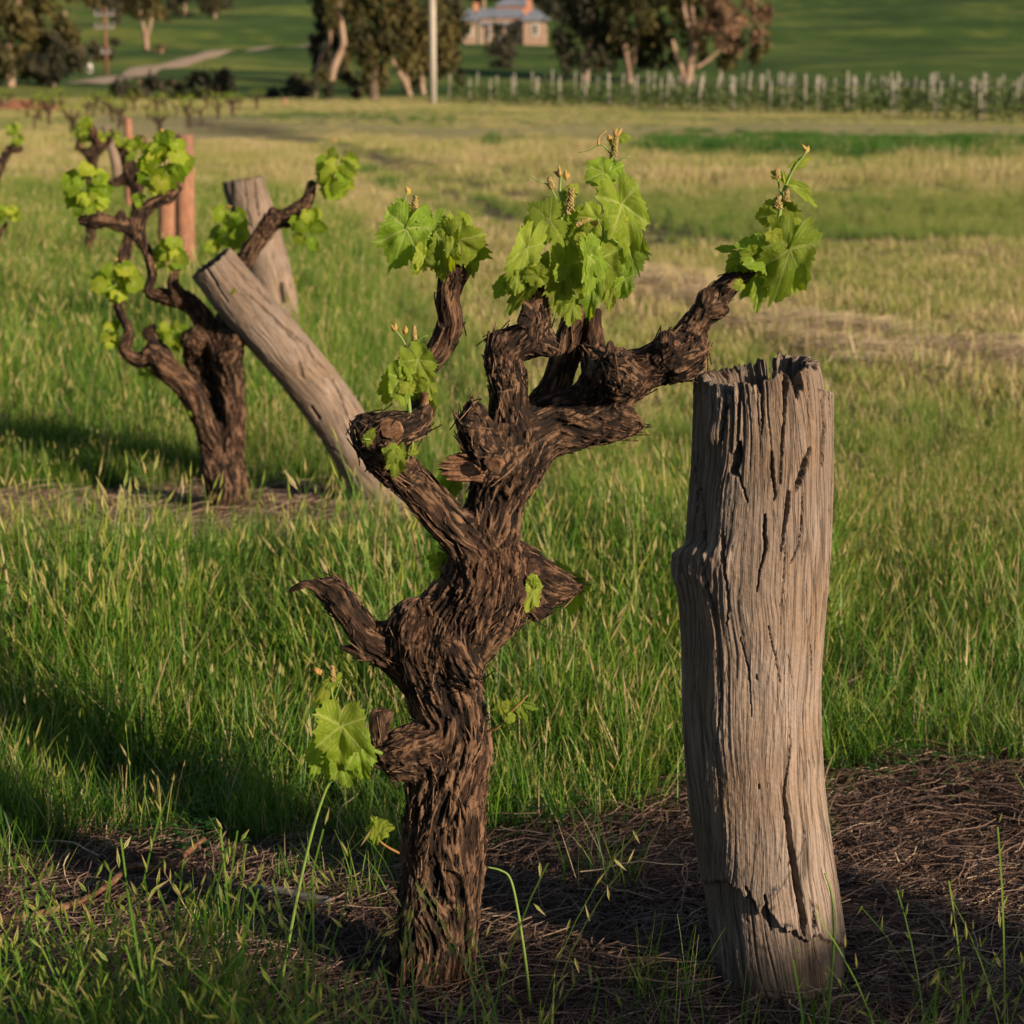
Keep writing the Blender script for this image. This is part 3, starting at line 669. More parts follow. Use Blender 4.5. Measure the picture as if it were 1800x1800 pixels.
def vnormals(V, Q):
    n = np.cross(V[Q[:, 2]] - V[Q[:, 0]], V[Q[:, 3]] - V[Q[:, 1]]); N = np.zeros_like(V)
    for k in range(4):
        for d in range(3): N[:, d] += np.bincount(Q[:, k], n[:, d], len(V))
    return N / (np.linalg.norm(N, axis=1)[:, None] + 1e-12)

def chain(pts, Y, seg=0.014):
    """rows (px, py, radius px, depth offset m, [burl 0..1]) in the photograph, at world distance Y -> dense (x,y,z,r,burl)"""
    R = []
    for p in pts:
        dy = p[3] if len(p) > 3 else 0.0; bu = p[4] if len(p) > 4 else 0.0
        c = at(p[0], p[1], Y + dy); R.append([*c, p[2] / ppm(p[0], p[1], Y + dy), bu])
    R = np.array(R)
    if len(R) == 1: return R
    L = np.linalg.norm(np.diff(R[:, :3], axis=0), axis=1).sum()
    return curve(R, max(3, int(L / seg)))
def wood(chains, h, k, amp=1.0, seed=0, flow=1.0):
    V, Q = sdf_mesh(chains, h, k); N = vnormals(V, Q)
    W = np.zeros(len(V)); H = np.zeros(len(V)); A = np.zeros(len(V)); TG = np.zeros_like(V); BK = np.zeros_like(V); best = np.full(len(V), 1e9)
    R0 = np.zeros(len(V))
    for ci, c in enumerate(chains):
        one = len(c) == 1
        if one: c = np.vstack([c, c + [0, 0, 0.002, 0, 0]])
        T = np.gradient(c[:, :3], axis=0); T /= np.linalg.norm(T, axis=1)[:, None] + 1e-12
        U = np.zeros_like(T); u = np.cross(T[0], [0.31, 0.93, 0.17]); u /= np.linalg.norm(u)
        for i in range(len(T)):
            u = u - T[i] * (u @ T[i]); u /= np.linalg.norm(u); U[i] = u
        Bn = np.cross(T, U); S_ = np.concatenate([[0], np.cumsum(np.linalg.norm(np.diff(c[:, :3], axis=0), axis=1))])
        rm = c[:, 3].max() + 5 * k; lo = c[:, :3].min(0) - rm; hi = c[:, :3].max(0) + rm
        sel = np.nonzero(((V > lo) & (V < hi)).all(1))[0]
        if len(sel) == 0: continue
        P = V[sel].astype(np.float32); bd = np.full(len(sel), 1e9, np.float32); bi = np.zeros(len(sel), int); bt = np.zeros(len(sel), np.float32)
        for i in range(len(c) - 1):
            a = c[i, :3]; ab = c[i + 1, :3] - a; t = np.clip(((P - a) @ ab) / (ab @ ab + 1e-12), 0, 1)
            d = np.linalg.norm(P - a - t[:, None] * ab, axis=1) - (c[i, 3] + t * (c[i + 1, 3] - c[i, 3])); m = d < bd
            bd[m] = d[m]; bi[m] = i; bt[m] = t[m]
        w = np.exp(-np.clip(bd, -0.01, 1) / (k * 0.9)); m = w > 1e-3; sel, P, bd, bi, bt, w = sel[m], P[m], bd[m], bi[m], bt[m], w[m]
        L = lambda arr: arr[bi] * (1 - bt)[:, None] + arr[bi + 1] * bt[:, None]
        cc = L(c[:, :3]); r = c[bi, 3] * (1 - bt) + c[bi + 1, 3] * bt; bu = c[bi, 4] * (1 - bt) + c[bi + 1, 4] * bt; s = S_[bi] * (1 - bt) + S_[bi + 1] * bt
        D = P - cc; uu = L(U); bb = L(Bn); tt = L(T)
        a1 = (D * uu).sum(1); b1 = (D * bb).sum(1); al = (D * tt).sum(1); rr = np.hypot(a1, b1) + 1e-6
        a1 = a1 / rr * r; b1 = b1 / rr * r; s = s + al
        o = ci * 3.17 + seed
        # twist and wander of the grain
        tw = 1.3 * pn(s * 4 + o, 0.3, 1.1) + s * 1.5; ca, sa = np.cos(tw), np.sin(tw); a1, b1 = a1 * ca - b1 * sa, a1 * sa + b1 * ca
        wx = 0.009 * pn(a1 * 20, b1 * 20, s * 12 + o) + 0.0022 * pn(a1 * 70, b1 * 70, s * 45 + o); wy = 0.009 * pn(a1 * 20 + 7, b1 * 20, s * 12 + o)
        a2, b2 = a1 + wx, b1 + wy
        iso = np.clip(bu, 0, 1)
        sx = s * (1 + iso * 3.5)
        lump = pn(a2 * 34, b2 * 34, s * 17 + o)
        r1 = ridge(a2 * 78, b2 * 78, sx * 10 + o)
        r2 = ridge(a2 * 165 + 5, b2 * 165, sx * 19 + o)
        r3 = ridge(a2 * 300, b2 * 300, sx * 24 + o)
        plate = pn(a2 * 85, b2 * 85, sx * 27 + o + 9); st = sstep(0.03, 0.07, plate)
        groove = sstep(0.13, 0.0, np.abs(pn(a2 * 48 + 3, b2 * 48, sx * 5 + o)))
        rough_ = pn(P[:, 0] * 130, P[:, 1] * 130, P[:, 2] * 110 + o) + .6 * pn(P[:, 0] * 260, P[:, 1] * 260, P[:, 2] * 230 + o)
        sc = np.clip(r / 0.05, 0.25, 1.0)
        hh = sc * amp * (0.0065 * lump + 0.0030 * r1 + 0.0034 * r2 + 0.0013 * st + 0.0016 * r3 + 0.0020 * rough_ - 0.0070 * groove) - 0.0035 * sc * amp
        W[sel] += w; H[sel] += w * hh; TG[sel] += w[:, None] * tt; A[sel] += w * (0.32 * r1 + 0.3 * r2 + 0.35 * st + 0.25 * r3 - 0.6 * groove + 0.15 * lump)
        R0[sel] += w * r
        nb = bd < best[sel]; bs = sel[nb]; best[bs] = bd[nb]; BK[bs] = np.column_stack([a2, b2, s + o])[nb]
    W = np.maximum(W, 1e-6); H /= W; A /= W; TG /= np.linalg.norm(TG, axis=1)[:, None] + 1e-9
    V2 = V + N * H[:, None]
    return V2, Q, N, TG, np.clip(0.28 + 0.62 * A, 0, 1), BK, R0 / W
def flakes(V, N, TG, R0, n, rmin, seed, lift=1.0):
    """torn strips of bark standing off the surface"""
    r = np.random.RandomState(seed); ok = np.nonzero(R0 > rmin)[0]; ids = r.choice(ok, n); Vt = []; Q = []; h = []; bk = []; k0 = 0
    for i in ids:
        p = V[i] - N[i] * 0.0025; t = TG[i] * (1 if r.uniform() < .75 else -1); t = t + r.normal(0, .15, 3); t -= N[i] * (t @ N[i]); t /= np.linalg.norm(t); sd_ = np.cross(t, N[i])
        L = r.uniform(0.012, 0.046); w = r.uniform(0.0005, 0.0016); up = r.uniform(0, 1) ** 3 * 0.006 * lift + 0.0006; si = r.normal(0, 0.004); m = 5; tint = r.uniform(0.15, 1.0)
        for s in range(m):
            f = s / (m - 1); q = p + t * L * (f - .3) + N[i] * (up * f * f + 0.002 * math.sin(f * 3)) + sd_ * si * f * f; ww = w * (0.5 + 0.8 * math.sin(math.pi * min(1, f * .8 + .2))) * r.uniform(.75, 1.15); th = 0.0008
            Vt += [q - sd_ * ww, q + N[i] * th * 1.2, q + sd_ * ww, q - N[i] * th]; h += [tint, tint, tint, 0.1]; bk += [[s * .004, k0 * .01, f * L]] * 4
            if s < m - 1:
                for e in range(4): Q.append([k0 + 4 * s + e, k0 + 4 * s + (e + 1) % 4, k0 + 4 * s + 4 + (e + 1) % 4, k0 + 4 * s + 4 + e])
        k0 += 4 * m
    return np.array(Vt), np.array(Q), np.array(h), np.array(bk)

# ------------------------------------------------------------------ leaves, shoots
def leaf_mesh(seed, serr=1.0, yellow=False):
    r = np.random.RandomState(seed)
    A = 84; Rn = 9; ph = np.linspace(-math.pi, math.pi, A, endpoint=False)
    kp = np.array([0, 24, 32, 54, 80, 88, 112, 140, 160, 172, 180.]); kr = np.array([1.0, .83, .74, .90, .74, .66, .74, .64, .58, .36, .10])
    kr = kr * (1 + r.uniform(-.06, .06, len(kr))); a = np.abs(np.degrees(ph)); out = np.interp(a, kp, kr) * (1 + 0.05 * np.sin(ph * 1.0 + r.uniform(0, 6)))
    saw = ((np.degrees(ph) / 10.6 + 0.35 * np.sin(ph * 7 + r.uniform(0, 6))) % 1); tooth = np.abs(saw - 0.5) * 2
    out = out * (1 + serr * (0.17 * tooth - 0.09) * sstep(178, 150, a)); out *= 1 + 0.04 * r.normal(0, 1, A)
    veins = np.radians(np.array([0, 52, -52, 108, -108])) + r.normal(0, .03, 5)
    f = np.linspace(0, 1, Rn + 1)[1:] ** 0.9
    x = (f[:, None] * out[None] * np.sin(ph)[None]).ravel(); y = (f[:, None] * out[None] * np.cos(ph)[None]).ravel()
    x = np.concatenate([[0], x]); y = np.concatenate([[0], y])
    rr = np.hypot(x, y); th = np.arctan2(x, y); vd = np.full(len(x), 9.0); sec = np.zeros(len(x)); dtm = np.full(len(x), 9.0)
    for v in veins:
        dth = (th - v + math.pi) % (2 * math.pi) - math.pi; dist = rr * np.abs(np.sin(dth)) + 9.0 * (np.abs(dth) > 1.2); al = rr * np.cos(dth)
        m = np.abs(dth) < dtm; dtm[m] = np.abs(dth)[m]; sec[m] = ((al + -0.9 * dist)[m] * 8.0) % 1
        vd = np.minimum(vd, dist)
    main = np.exp(-(vd / 0.022) ** 2); secv = np.exp(-((sec - .5) / .16) ** 2) * 0.55
    vein = np.clip(main + secv * (rr > .12), 0, 1)
    quilt = 0.050 * np.clip(vd * 6, 0, 1) - 0.030 * secv
    cup = r.uniform(-0.5, 0.6); droop = r.uniform(0.2, 1.1); fold = r.uniform(-0.2, 0.8)
    z = quilt + cup * (x * x) * 0.5 + fold * np.abs(x) * 0.5 - droop * np.clip(y + 0.1, 0, 2) ** 2 * 0.45 + 0.05 * np.sin(th * 5 + r.uniform(0, 6)) * rr ** 2 + 0.11 * np.sin(th * 2 + r.uniform(0, 6)) * rr ** 2 + 0.09 * pn(x * 3 + seed, y * 3, 1.5)
    z += 0.03 * np.sin(th * 17 + r.uniform(0, 6)) * sstep(.7, 1.0, rr)
    yy = y * (1 - 0.12 * droop * np.clip(y, 0, 1)); V = np.column_stack([x, yy, z])
    T = [[0, 1 + (j + 1) % A, 1 + j] for j in range(A)]; i = np.arange(Rn - 1)[:, None] * A + 1; j = np.arange(A)[None]; j2 = (j + 1) % A
    Q = np.stack([i + j, i + j2, i + A + j2, i + A + j], -1).reshape(-1, 4)
    return mesh_np('leaf', V, [np.array(T), Q], M_LEAFY if yellow else M_LEAF, True, {'vein': vein})
LEAVES = [leaf_mesh(20 + k) for k in range(10)]; YLEAVES = [leaf_mesh(40 + k, 1.3, True) for k in range(4)]
def small_leaf(seed, mat):
    """coarser leaf for vines further off"""
    r = np.random.RandomState(seed); A = 26; ph = np.linspace(-math.pi, math.pi, A, endpoint=False); a = np.abs(np.degrees(ph))
    out = np.interp(a, [0, 30, 54, 84, 112, 150, 172, 180], [1, .72, .88, .66, .74, .6, .4, .15]) * (1 + .07 * np.where(np.arange(A) % 2, 1, -1))
    x = np.concatenate([[0], .5 * out * np.sin(ph), out * np.sin(ph)]); y = np.concatenate([[0], .5 * out * np.cos(ph), out * np.cos(ph)])
    z = 0.3 * np.abs(x) * r.uniform(-.3, .8) - 0.4 * r.uniform(0, 1) * np.clip(y, 0, 1) ** 2 + 0.06 * np.sin(3 * x + seed) + .05 * np.sin(9 * np.arctan2(x, y)) * np.hypot(x, y)
    T = [[0, 1 + (j + 1) % A, 1 + j] for j in range(A)]; j = np.arange(A); j2 = (j + 1) % A
    return mesh_np('leaf', np.column_stack([x, y, z]), [np.array(T), np.stack([1 + j, 1 + j2, 1 + A + j2, 1 + A + j], 1)], mat, True, {'vein': np.concatenate([[.6], np.zeros(2 * A)])})
SLEAVES = [small_leaf(60 + k, M_LEAF) for k in range(4)] + [small_leaf(70 + k, M_LEAFY) for k in range(2)]

def leaf(parent, Y, jx, jy, tx, ty, w=None, dy=0.0, dip=0.15, roll=0.0, kind=None, young=False, small=False, label=None):
    """junction pixel -> tip pixel, w = width in px, dy depth, dip = tip towards the viewer per length, roll about the midrib"""
    if Y < 4: tx, ty, w = jx + (tx - jx) * .92, jy + (ty - jy) * .92, (w or 0) * .88
    sc = ppm(jx, jy, Y + dy); L = math.hypot(tx - jx, ty - jy) / sc; w = (w or 0) / sc
    j = at(jx, jy, Y + dy); t = at(tx, ty, Y + dy) ; t[1] -= dip * L; yv = t - j; Ln = np.linalg.norm(yv); yv /= Ln
    z = np.array([0, -1, 0.15]) ; z = z - yv * (z @ yv); z /= np.linalg.norm(z); x = np.cross(yv, z)
    cr, sr = math.cos(roll), math.sin(roll); x, z = x * cr + z * sr, z * cr - x * sr
    sx = (w / (1.55 * max(abs(cr), .45))) if w else Ln
    M = Matrix([[x[0] * sx, yv[0] * Ln, z[0] * (sx + Ln) / 2, j[0]], [x[1] * sx, yv[1] * Ln, z[1] * (sx + Ln) / 2, j[1]], [x[2] * sx, yv[2] * Ln, z[2] * (sx + Ln) / 2, j[2]], [0, 0, 0, 1]])
    lib = SLEAVES if small else (YLEAVES if young else LEAVES)
    me = lib[kind if kind is not None else rnd.randrange(len(lib) if not small else 4)] if not (small and young) else SLEAVES[4 + rnd.randrange(2)]
    o = ob('leaf', me, parent, M)
    if label: o['label'] = label
    return o
def P3(Y, pts): return np.array([at(p[0], p[1], Y + (p[2] if len(p) > 2 else 0)) for p in pts])
def shoot(parent, Y, pts, r0, r1, mat=None, name='shoot', n=None):
    c = curve(P3(Y, pts), n or 4 * len(pts)); mb = MB(); mb.tube(c, np.linspace(r0, r1, len(c)), 7); return mb.child(name, parent, mat or M_STEM)
def petiole(par, Y, a, b, r=0.0011, sag=0.1):
    mb = MB()
    pa, pb = at(a[0], a[1], Y + (a[2] if len(a) > 2 else 0)), at(b[0], b[1], Y + (b[2] if len(b) > 2 else 0)); m = (pa + pb) / 2 + np.array([0, 0, np.linalg.norm(pb - pa) * sag]); mb.tube(curve([pa, m, pb], 7), r, 6); mb.child('petiole', par, M_STEM)
def florets(parent, Y, px, py, lpx, wpx, ang=0.0, dy=-0.004):
    """a young inflorescence: tight cone of tiny buds"""
    sc = ppm(px, py, Y); mb = MB(); c = at(px, py, Y + dy); L = lpx / sc; W = wpx / sc; ax = np.array([math.sin(ang), 0, math.cos(ang)]); sx = np.array([math.cos(ang), 0, -math.sin(ang)]); rr = np.random.RandomState(int(px * 7 + py))
    n = int(26 + lpx * 1.4)
    for k in range(n):
        f = (k + .5) / n; a = k * 2.4; R = W * .5 * (1.0 - 0.6 * f) * rr.uniform(.6, 1.1); p = c + ax * L * (f - .5) + R * (sx * math.cos(a) + np.array([0, 1, 0]) * math.sin(a)); mb.ball(p, rr.uniform(.0012, .0021))
    mb.tube([c - ax * L * .5, c + ax * L * .5], W * .12, 5); return mb.child('flower_cluster', parent, M_BUD)
def tip(parent, Y, px, py, lpx, ang=0.0):
    """furled leaflets at the end of a shoot"""
    sc = ppm(px, py, Y); rr = np.random.RandomState(int(px + 3 * py)); mb = MB(); c = at(px, py, Y)
    for k in range(4):
        a = ang + rr.normal(0, .45); L = lpx / sc * rr.uniform(.6, 1.1); d = np.array([math.sin(a), rr.normal(0, .4), math.cos(a)]); d /= np.linalg.norm(d)
        mb.tube(curve([c - d * L * .2, c + d * L * .4, c + d * L + rr.normal(0, L * .12, 3)], 6), [.0008, .0022, .0032, .003, .0018, .0003], 6)
    return mb.child('shoot_tip', parent, M_TIP)

def fill(s, Y, cx, cy, w, h, n, lw, seed, young=.3, dy=-.01):
    """smaller leaves crowding the base of a shoot"""
    r = np.random.RandomState(seed)
    for k in range(n):
        a = r.uniform(0, 6.28); q = r.uniform(.3, 1); jx = cx + math.cos(a) * w * .35 * q; jy = cy + math.sin(a) * h * .35 * q; an = math.cos(a) + r.normal(0, .5); L = lw * r.uniform(.45, .8); ty = r.uniform(-.3, 1.0); m = math.hypot(an, ty) + 1e-6
        leaf(s, Y, jx, jy, jx + an / m * L, jy + ty / m * L, lw * r.uniform(.7, 1.1), dy=dy + r.uniform(-.04, .03), dip=r.uniform(-.2, .6), roll=r.uniform(-1.0, 1.0), young=r.uniform() < young, kind=None)
# ------------------------------------------------------------------ the old vine in front
Y1 = 2.86
b0 = at(752, 1752, Y1); V1ROOT = root('grapevine', (b0[0], Y1, gz(b0[0], Y1)), 'large gnarled old vine with dark shaggy bark standing left of the thick upright post', 'grapevine')
C1 = [
 # trunk
 [(735, 1800, 84, 0), (742, 1764, 73, 0), (752, 1700, 67, 0), (770, 1619, 68, 0), (780, 1475, 70, 0), (789, 1367, 66, 0), (799, 1312, 61, 0), (796, 1258, 59, 0), (784, 1222, 62, 0), (775, 1178, 66, 0), (783, 1130, 74, 0), (812, 1090, 80, 0), (842, 1051, 74, 0), (854, 997, 66, 0), (853, 961, 57, 0), (862, 925, 51, 0), (869, 889, 48, 0), (882, 853, 50, 0), (897, 817, 53, 0), (905, 782, 54, 0)],
 [(690, 1800, 30, -.02), (712, 1720, 30, -.02), (735, 1600, 25, -.03), (748, 1480, 22, -.035)], [(800, 1790, 30, -.01), (806, 1690, 28, -.02), (818, 1560, 22, -.03), (824, 1430, 20, -.03)],
 # swelling at the low left shoulder
 [(728, 1092, 38, -.03, .8), (722, 1120, 36, -.035, .7), (735, 1165, 30, -.03, .3)], [(820, 1180, 30, -.045, .6), (800, 1140, 26, -.05, .4)],
 # dead twisted arm low on the left
 [(740, 1180, 40, 0), (700, 1150, 38, -.01), (668, 1136, 30, -.02), (634, 1103, 26, -.03), (610, 1070, 23, -.04), (590, 1045, 24, -.045), (572, 1040, 15, -.05), (553, 1029, 11, -.055), (536, 1026, 8, -.06), (521, 1032, 7, -.06), (508, 1040, 3, -.06)],
 [(600, 1062, 17, -.045), (592, 1036, 15, -.04), (578, 1026, 9, -.04)], [(640, 1150, 9, -.03), (618, 1144, 6, -.03), (602, 1137, 3, -.03)],
 [(690, 1098, 9, -.02), (674, 1101, 6, -.02)],
 # burl and spur low on the left
 [(760, 1310, 42, -.02, .3), (722, 1314, 40, -.03, .9), (690, 1322, 32, -.03, .7), (672, 1310, 20, -.03, .4), (668, 1282, 14, -.03), (666, 1258, 12, -.03)], [(668, 1268, 11, -.03), (682, 1256, 8, -.03)],
 [(700, 1350, 22, -.02, .5), (730, 1355, 20, -.02)],
 # right nub in shade
 [(880, 1000, 42, .05), (920, 1018, 42, .06), (955, 1030, 36, .06, .4), (985, 1033, 26, .06, .4), (1001, 1036, 12, .06)], [(935, 1050, 34, .05, .4), (944, 1068, 22, .05), (958, 1074, 9, .05)], [(900, 975, 28, .05), (930, 985, 22, .06), (955, 998, 14, .06)], [(870, 1085, 34, .03), (905, 1090, 16, .03)],
 # left middle arm, its knob and spur
 [(858, 1000, 44, -.01), (832, 962, 40, -.02), (792, 924, 37, -.03), (756, 882, 34, -.04), (727, 849, 32, -.045), (700, 826, 34, -.05, .3), (678, 797, 37, -.055, .6), (655, 768, 32, -.055, .8), (638, 752, 18, -.05, .6)],
 [(655, 762, 34, -.045, .9), (672, 790, 34, -.05, .9)], [(672, 775, 30, -.06, .5), (690, 757, 36, -.065, .7), (717, 752, 27, -.06, .5), (735, 738, 19, -.055, .3), (748, 722, 13, -.055)],
 [(738, 742, 15, -.045), (735, 700, 13, -.03), (738, 655, 17, -.01), (760, 630, 21, 0), (780, 600, 22, 0), (791, 565, 22, 0), (787, 528, 20, 0), (792, 500, 21, 0), (797, 478, 24, 0, .4), (798, 466, 21, 0)], [(812, 470, 7, 0), (826, 466, 4, 0)],
 # knob and knuckles of the head
 [(850, 790, 30, -.04, .8), (832, 758, 31, -.045, .9), (833, 728, 21, -.045, .8)], [(875, 815, 24, -.05, .5), (868, 830, 15, -.055, .5)], [(838, 735, 14, -.05), (826, 748, 14, -.06)],
 # middle branch
 [(900, 800, 56, 0), (897, 765, 46, -.01), (896, 735, 37, -.015), (894, 690, 33, -.02), (890, 655, 34, -.02, .3), (884, 628, 33, -.02, .6), (905, 606, 30, -.02, .6), (934, 592, 31, -.02, .5), (945, 562, 24, -.02, .3), (944, 533, 21, -.02), (942, 505, 18, -.02), (939, 486, 15, -.02)], [(880, 606, 24, -.025, .7)], [(960, 608, 19, -.03, .7), (969, 618, 9, -.03, .5)], [(925, 560, 11, -.04, .3), (919, 566, 8, -.045)], [(925, 545, 5, -.04), (919, 533, 3, -.04)],
 # second branch behind it, with a thin one
 [(925, 750, 40, .05), (955, 715, 30, .06), (978, 672, 25, .07), (994, 625, 25, .07), (1008, 580, 25, .07), (1015, 545, 20, .07)], [(1050, 640, 26, .04, .2), (1046, 605, 17, .05), (1045, 575, 12, .05), (1050, 550, 9, .05)],
 # heavy right arm
 [(905, 790, 56, 0), (940, 762, 52, .01), (987, 742, 49, .02), (1040, 716, 48, .02, .3), (1072, 680, 46, .015, .4), (1110, 660, 38, .01, .3), (1153, 643, 37, .0, .3), (1192, 622, 42, 0, .8), (1205, 608, 36, 0, .8), (1216, 580, 27, 0, .3), (1236, 554, 23, 0), (1254, 532, 22, 0, .4), (1272, 510, 20, 0), (1294, 490, 17, 0), (1314, 474, 13, 0), (1332, 466, 9, 0)],
 [(1010, 740, 46, .01), (1060, 738, 40, .01, .3), (1092, 742, 30, .01, .8), (1108, 745, 20, .01, .7)], [(1090, 665, 38, -.03, .3), (1080, 655, 36, -.06, .3), (1078, 650, 26, -.075)], [(1195, 640, 28, -.02, .9), (1220, 632, 21, -.02, .9)], [(1050, 650, 28, .01, .3), (1038, 630, 16, .02)], [(1172, 600, 16, -.02, .9)], [(1260, 548, 12, -.015, .5), (1274, 545, 7, -.02, .4)], [(1240, 522, 12, -.01, .5)],
 [(1072, 615, 5, 0), (1073, 603, 3.5, 0)], [(1085, 622, 4, .0), (1094, 616, 3, .0)],
]
chs = [chain(c, Y1, 0.012) for c in C1]
chs[0][:, :3] += 0
V, Q, N, TG, H, BK, R0 = wood(chs, 0.0019, 0.006, 1.0, 3)
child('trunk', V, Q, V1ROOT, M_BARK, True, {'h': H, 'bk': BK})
fV, fQ, fh, fb = flakes(V, N, TG, R0, 4200, 0.012, 5)
child('bark_flakes', fV, fQ, V1ROOT, M_BARK, False, {'h': fh, 'bk': fb}, kind='stuff')

def cut(parent, Y, a, b, ra, rb, dy=0.0, mat=None, name='cut_stub', rough=0.08, dy2=None):
    """a short sawn or broken stub with end faces"""
    pa = at(a[0], a[1], Y + dy); pb = at(b[0], b[1], Y + (dy if dy2 is None else dy2)); sc = ppm(a[0], a[1], Y); c = curve([pa, (pa + pb) / 2, pb], 5); mb = MB(); mb.tube(c, np.linspace(ra, rb, 5) / sc, 14, True, 0, rough); return mb.child(name, parent, mat or M_CUT, False)
cut(V1ROOT, Y1, (744, 722), (747, 690), 8, 7, -.055)
cut(V1ROOT, Y1, (939, 492), (939, 476), 16, 13, -.02)
cut(V1ROOT, Y1, (690, 757), (686, 753), 19, 17, -.082, dy2=-.0925)
cut(V1ROOT, Y1, (667, 1262), (665, 1246), 12, 9, -.03)
cut(V1ROOT, Y1, (874, 813), (868, 817), 14, 12, -.085, dy2=-.096)
cut(V1ROOT, Y1, (1073, 606), (1073, 600), 4, 3.5, 0)
cut(V1ROOT, Y1, (1188, 603), (1189, 603), 6, 5, -.044, dy2=-.05)
# split reddish wood of a torn-off limb
mb = MB(); rr = np.random.RandomState(4)
for k in range(60):
    oy = rr.uniform(-30, 22); od = rr.uniform(-.02, .02); L0 = 862; x1 = 768 + abs(oy) * .8 + rr.uniform(-6, 34); y0 = 822 + oy * .8; pa = at(L0, y0 + 4, Y1 - .04 + od); pb = at(x1, y0 + 2 + rr.uniform(-3, 3), Y1 - .045 + od * 1.2); pm = (pa + pb) / 2 + rr.normal(0, .0015, 3)
    mb.tube(curve([pa, pm, pb], 7), np.array([1, 1.1, 1, .9, 1, .8, .25]) * rr.uniform(.0028, .0055), 5, True, 0, .25)
mb.child('torn_limb', V1ROOT, M_CUT, False)
mb = MB()
for k in range(18):                                          # torn face of the stub on the heavy arm
    a = at(1085 + rr.uniform(-20, 24), 650 + rr.uniform(-22, 22), Y1 - .072); d = np.array([rr.normal(.2, .3), -1, rr.normal(-.4, .5)]); d /= np.linalg.norm(d)
    mb.tube([a, a + d * .006, a + d * rr.uniform(.01, .018)], [.005, .0042, .001], 6, True, 0, .3)
mb.child('torn_face', V1ROOT, M_CUT, False)

def L1(par, lst, dy=0):
    for q in lst:
        kw = q[5] if len(q) > 5 else {}; kw = dict(kw); kw.setdefault('dy', dy); leaf(par, Y1, q[0], q[1], q[2], q[3], q[4], **kw)
# shoots on the S-shaped cane
s = shoot(V1ROOT, Y1, [(797, 466), (782, 440, -.01), (755, 412, -.02), (722, 385, -.02), (711, 358, -.02), (716, 338, -.02)], .0035, .0012)
petiole(s, Y1, (711, 362, -.02), (683, 378, -.02)); petiole(s, Y1, (765, 425, -.02), (715, 402, -.045)); petiole(s, Y1, (785, 445, -.01), (780, 440, -.04))
L1(s, [(713, 402, 684, 482, 112, {'dy': -.045, 'kind': 0, 'dip': .25}), (752, 412, 736, 508, 72, {'dy': -.02, 'kind': 1, 'roll': .5}), (783, 432, 764, 506, 62, {'dy': -.03, 'kind': 2, 'roll': -.4}), (735, 388, 742, 445, 70, {'dy': .0, 'kind': 3, 'dip': -.2}),
       (708, 362, 690, 346, 22, {'dy': -.02}), (712, 385, 668, 386, 30, {'dy': -.01, 'roll': .9}), (740, 445, 736, 482, 26, {'dy': -.055, 'young': True, 'roll': .7})])
florets(s, Y1, 729, 357, 24, 13, .1, -.02); florets(s, Y1, 731, 374, 22, 10, .1, -.02); tip(s, Y1, 717, 342, 16, .2)
s = shoot(V1ROOT, Y1, [(798, 466), (796, 440, -.01), (790, 418, -.01), (788, 400, -.01)], .003, .0012)
L1(s, [(804, 422, 862, 462, 84, {'dy': -.03, 'kind': 4, 'roll': -.3}), (812, 412, 846, 492, 62, {'dy': -.015, 'kind': 5, 'roll': .4}), (800, 412, 838, 412, 62, {'dy': .02, 'kind': 6, 'dip': -.2}), (792, 418, 760, 402, 42, {'dy': 0, 'roll': .6}), (789, 430, 785, 462, 22, {'dy': -.04, 'young': True})])
tip(s, Y1, 788, 402, 13, 0)
fill(s, Y1, 770, 440, 110, 50, 7, 44, 51)
# centre: shoot with tendril
s = shoot(V1ROOT, Y1, [(955, 500, -.02), (969, 470, -.02), (979, 430, -.02), (985, 395, -.02), (989, 362, -.02), (984, 335, -.02), (986, 310, -.02)], .0042, .0014)
petiole(s, Y1, (985, 412, -.02), (964, 388, -.03)); petiole(s, Y1, (965, 478, -.02), (922, 458, -.05), .0014, .25); petiole(s, Y1, (1000, 400, -.02), (983, 430, -.02))
shoot(s, Y1, [(985, 365, -.02), (976, 345, -.02), (964, 326, -.025), (948, 318, -.03), (935, 312, -.03), (931, 302, -.03)], .0013, .0006, M_STEM, 'tendril')
L1(s, [(966, 388, 908, 402, 92, {'dy': -.03, 'kind': 7, 'dip': .1}), (925, 436, 890, 528, 64, {'dy': -.055, 'young': True, 'kind': 0, 'roll': .3}), (932, 480, 888, 560, 74, {'dy': -.03, 'kind': 8, 'roll': -.5}), (912, 490, 905, 525, 34, {'dy': -.06, 'young': True, 'kind': 1}), (885, 500, 866, 530, 34, {'dy': -.01, 'kind': 3}),
       (975, 395, 985, 430, 44, {'dy': 0.01, 'kind': 2}), (1000, 340, 1022, 318, 30, {'dy': -.02, 'young': True}), (995, 345, 1003, 318, 16, {'dy': -.02, 'young': True}), (990, 470, 982, 572, 76, {'dy': -.04, 'kind': 9, 'roll': .35}), (1004, 492, 1018, 566, 50, {'dy': -.03, 'kind': 1, 'roll': -.3})])
florets(s, Y1, 1003, 350, 38, 16, .12, -.03); florets(s, Y1, 997, 370, 12, 9, 0, -.03); florets(s, Y1, 968, 322, 20, 11, -.3, -.03); tip(s, Y1, 985, 310, 17, -.1); tip(s, Y1, 995, 314, 17, .3)
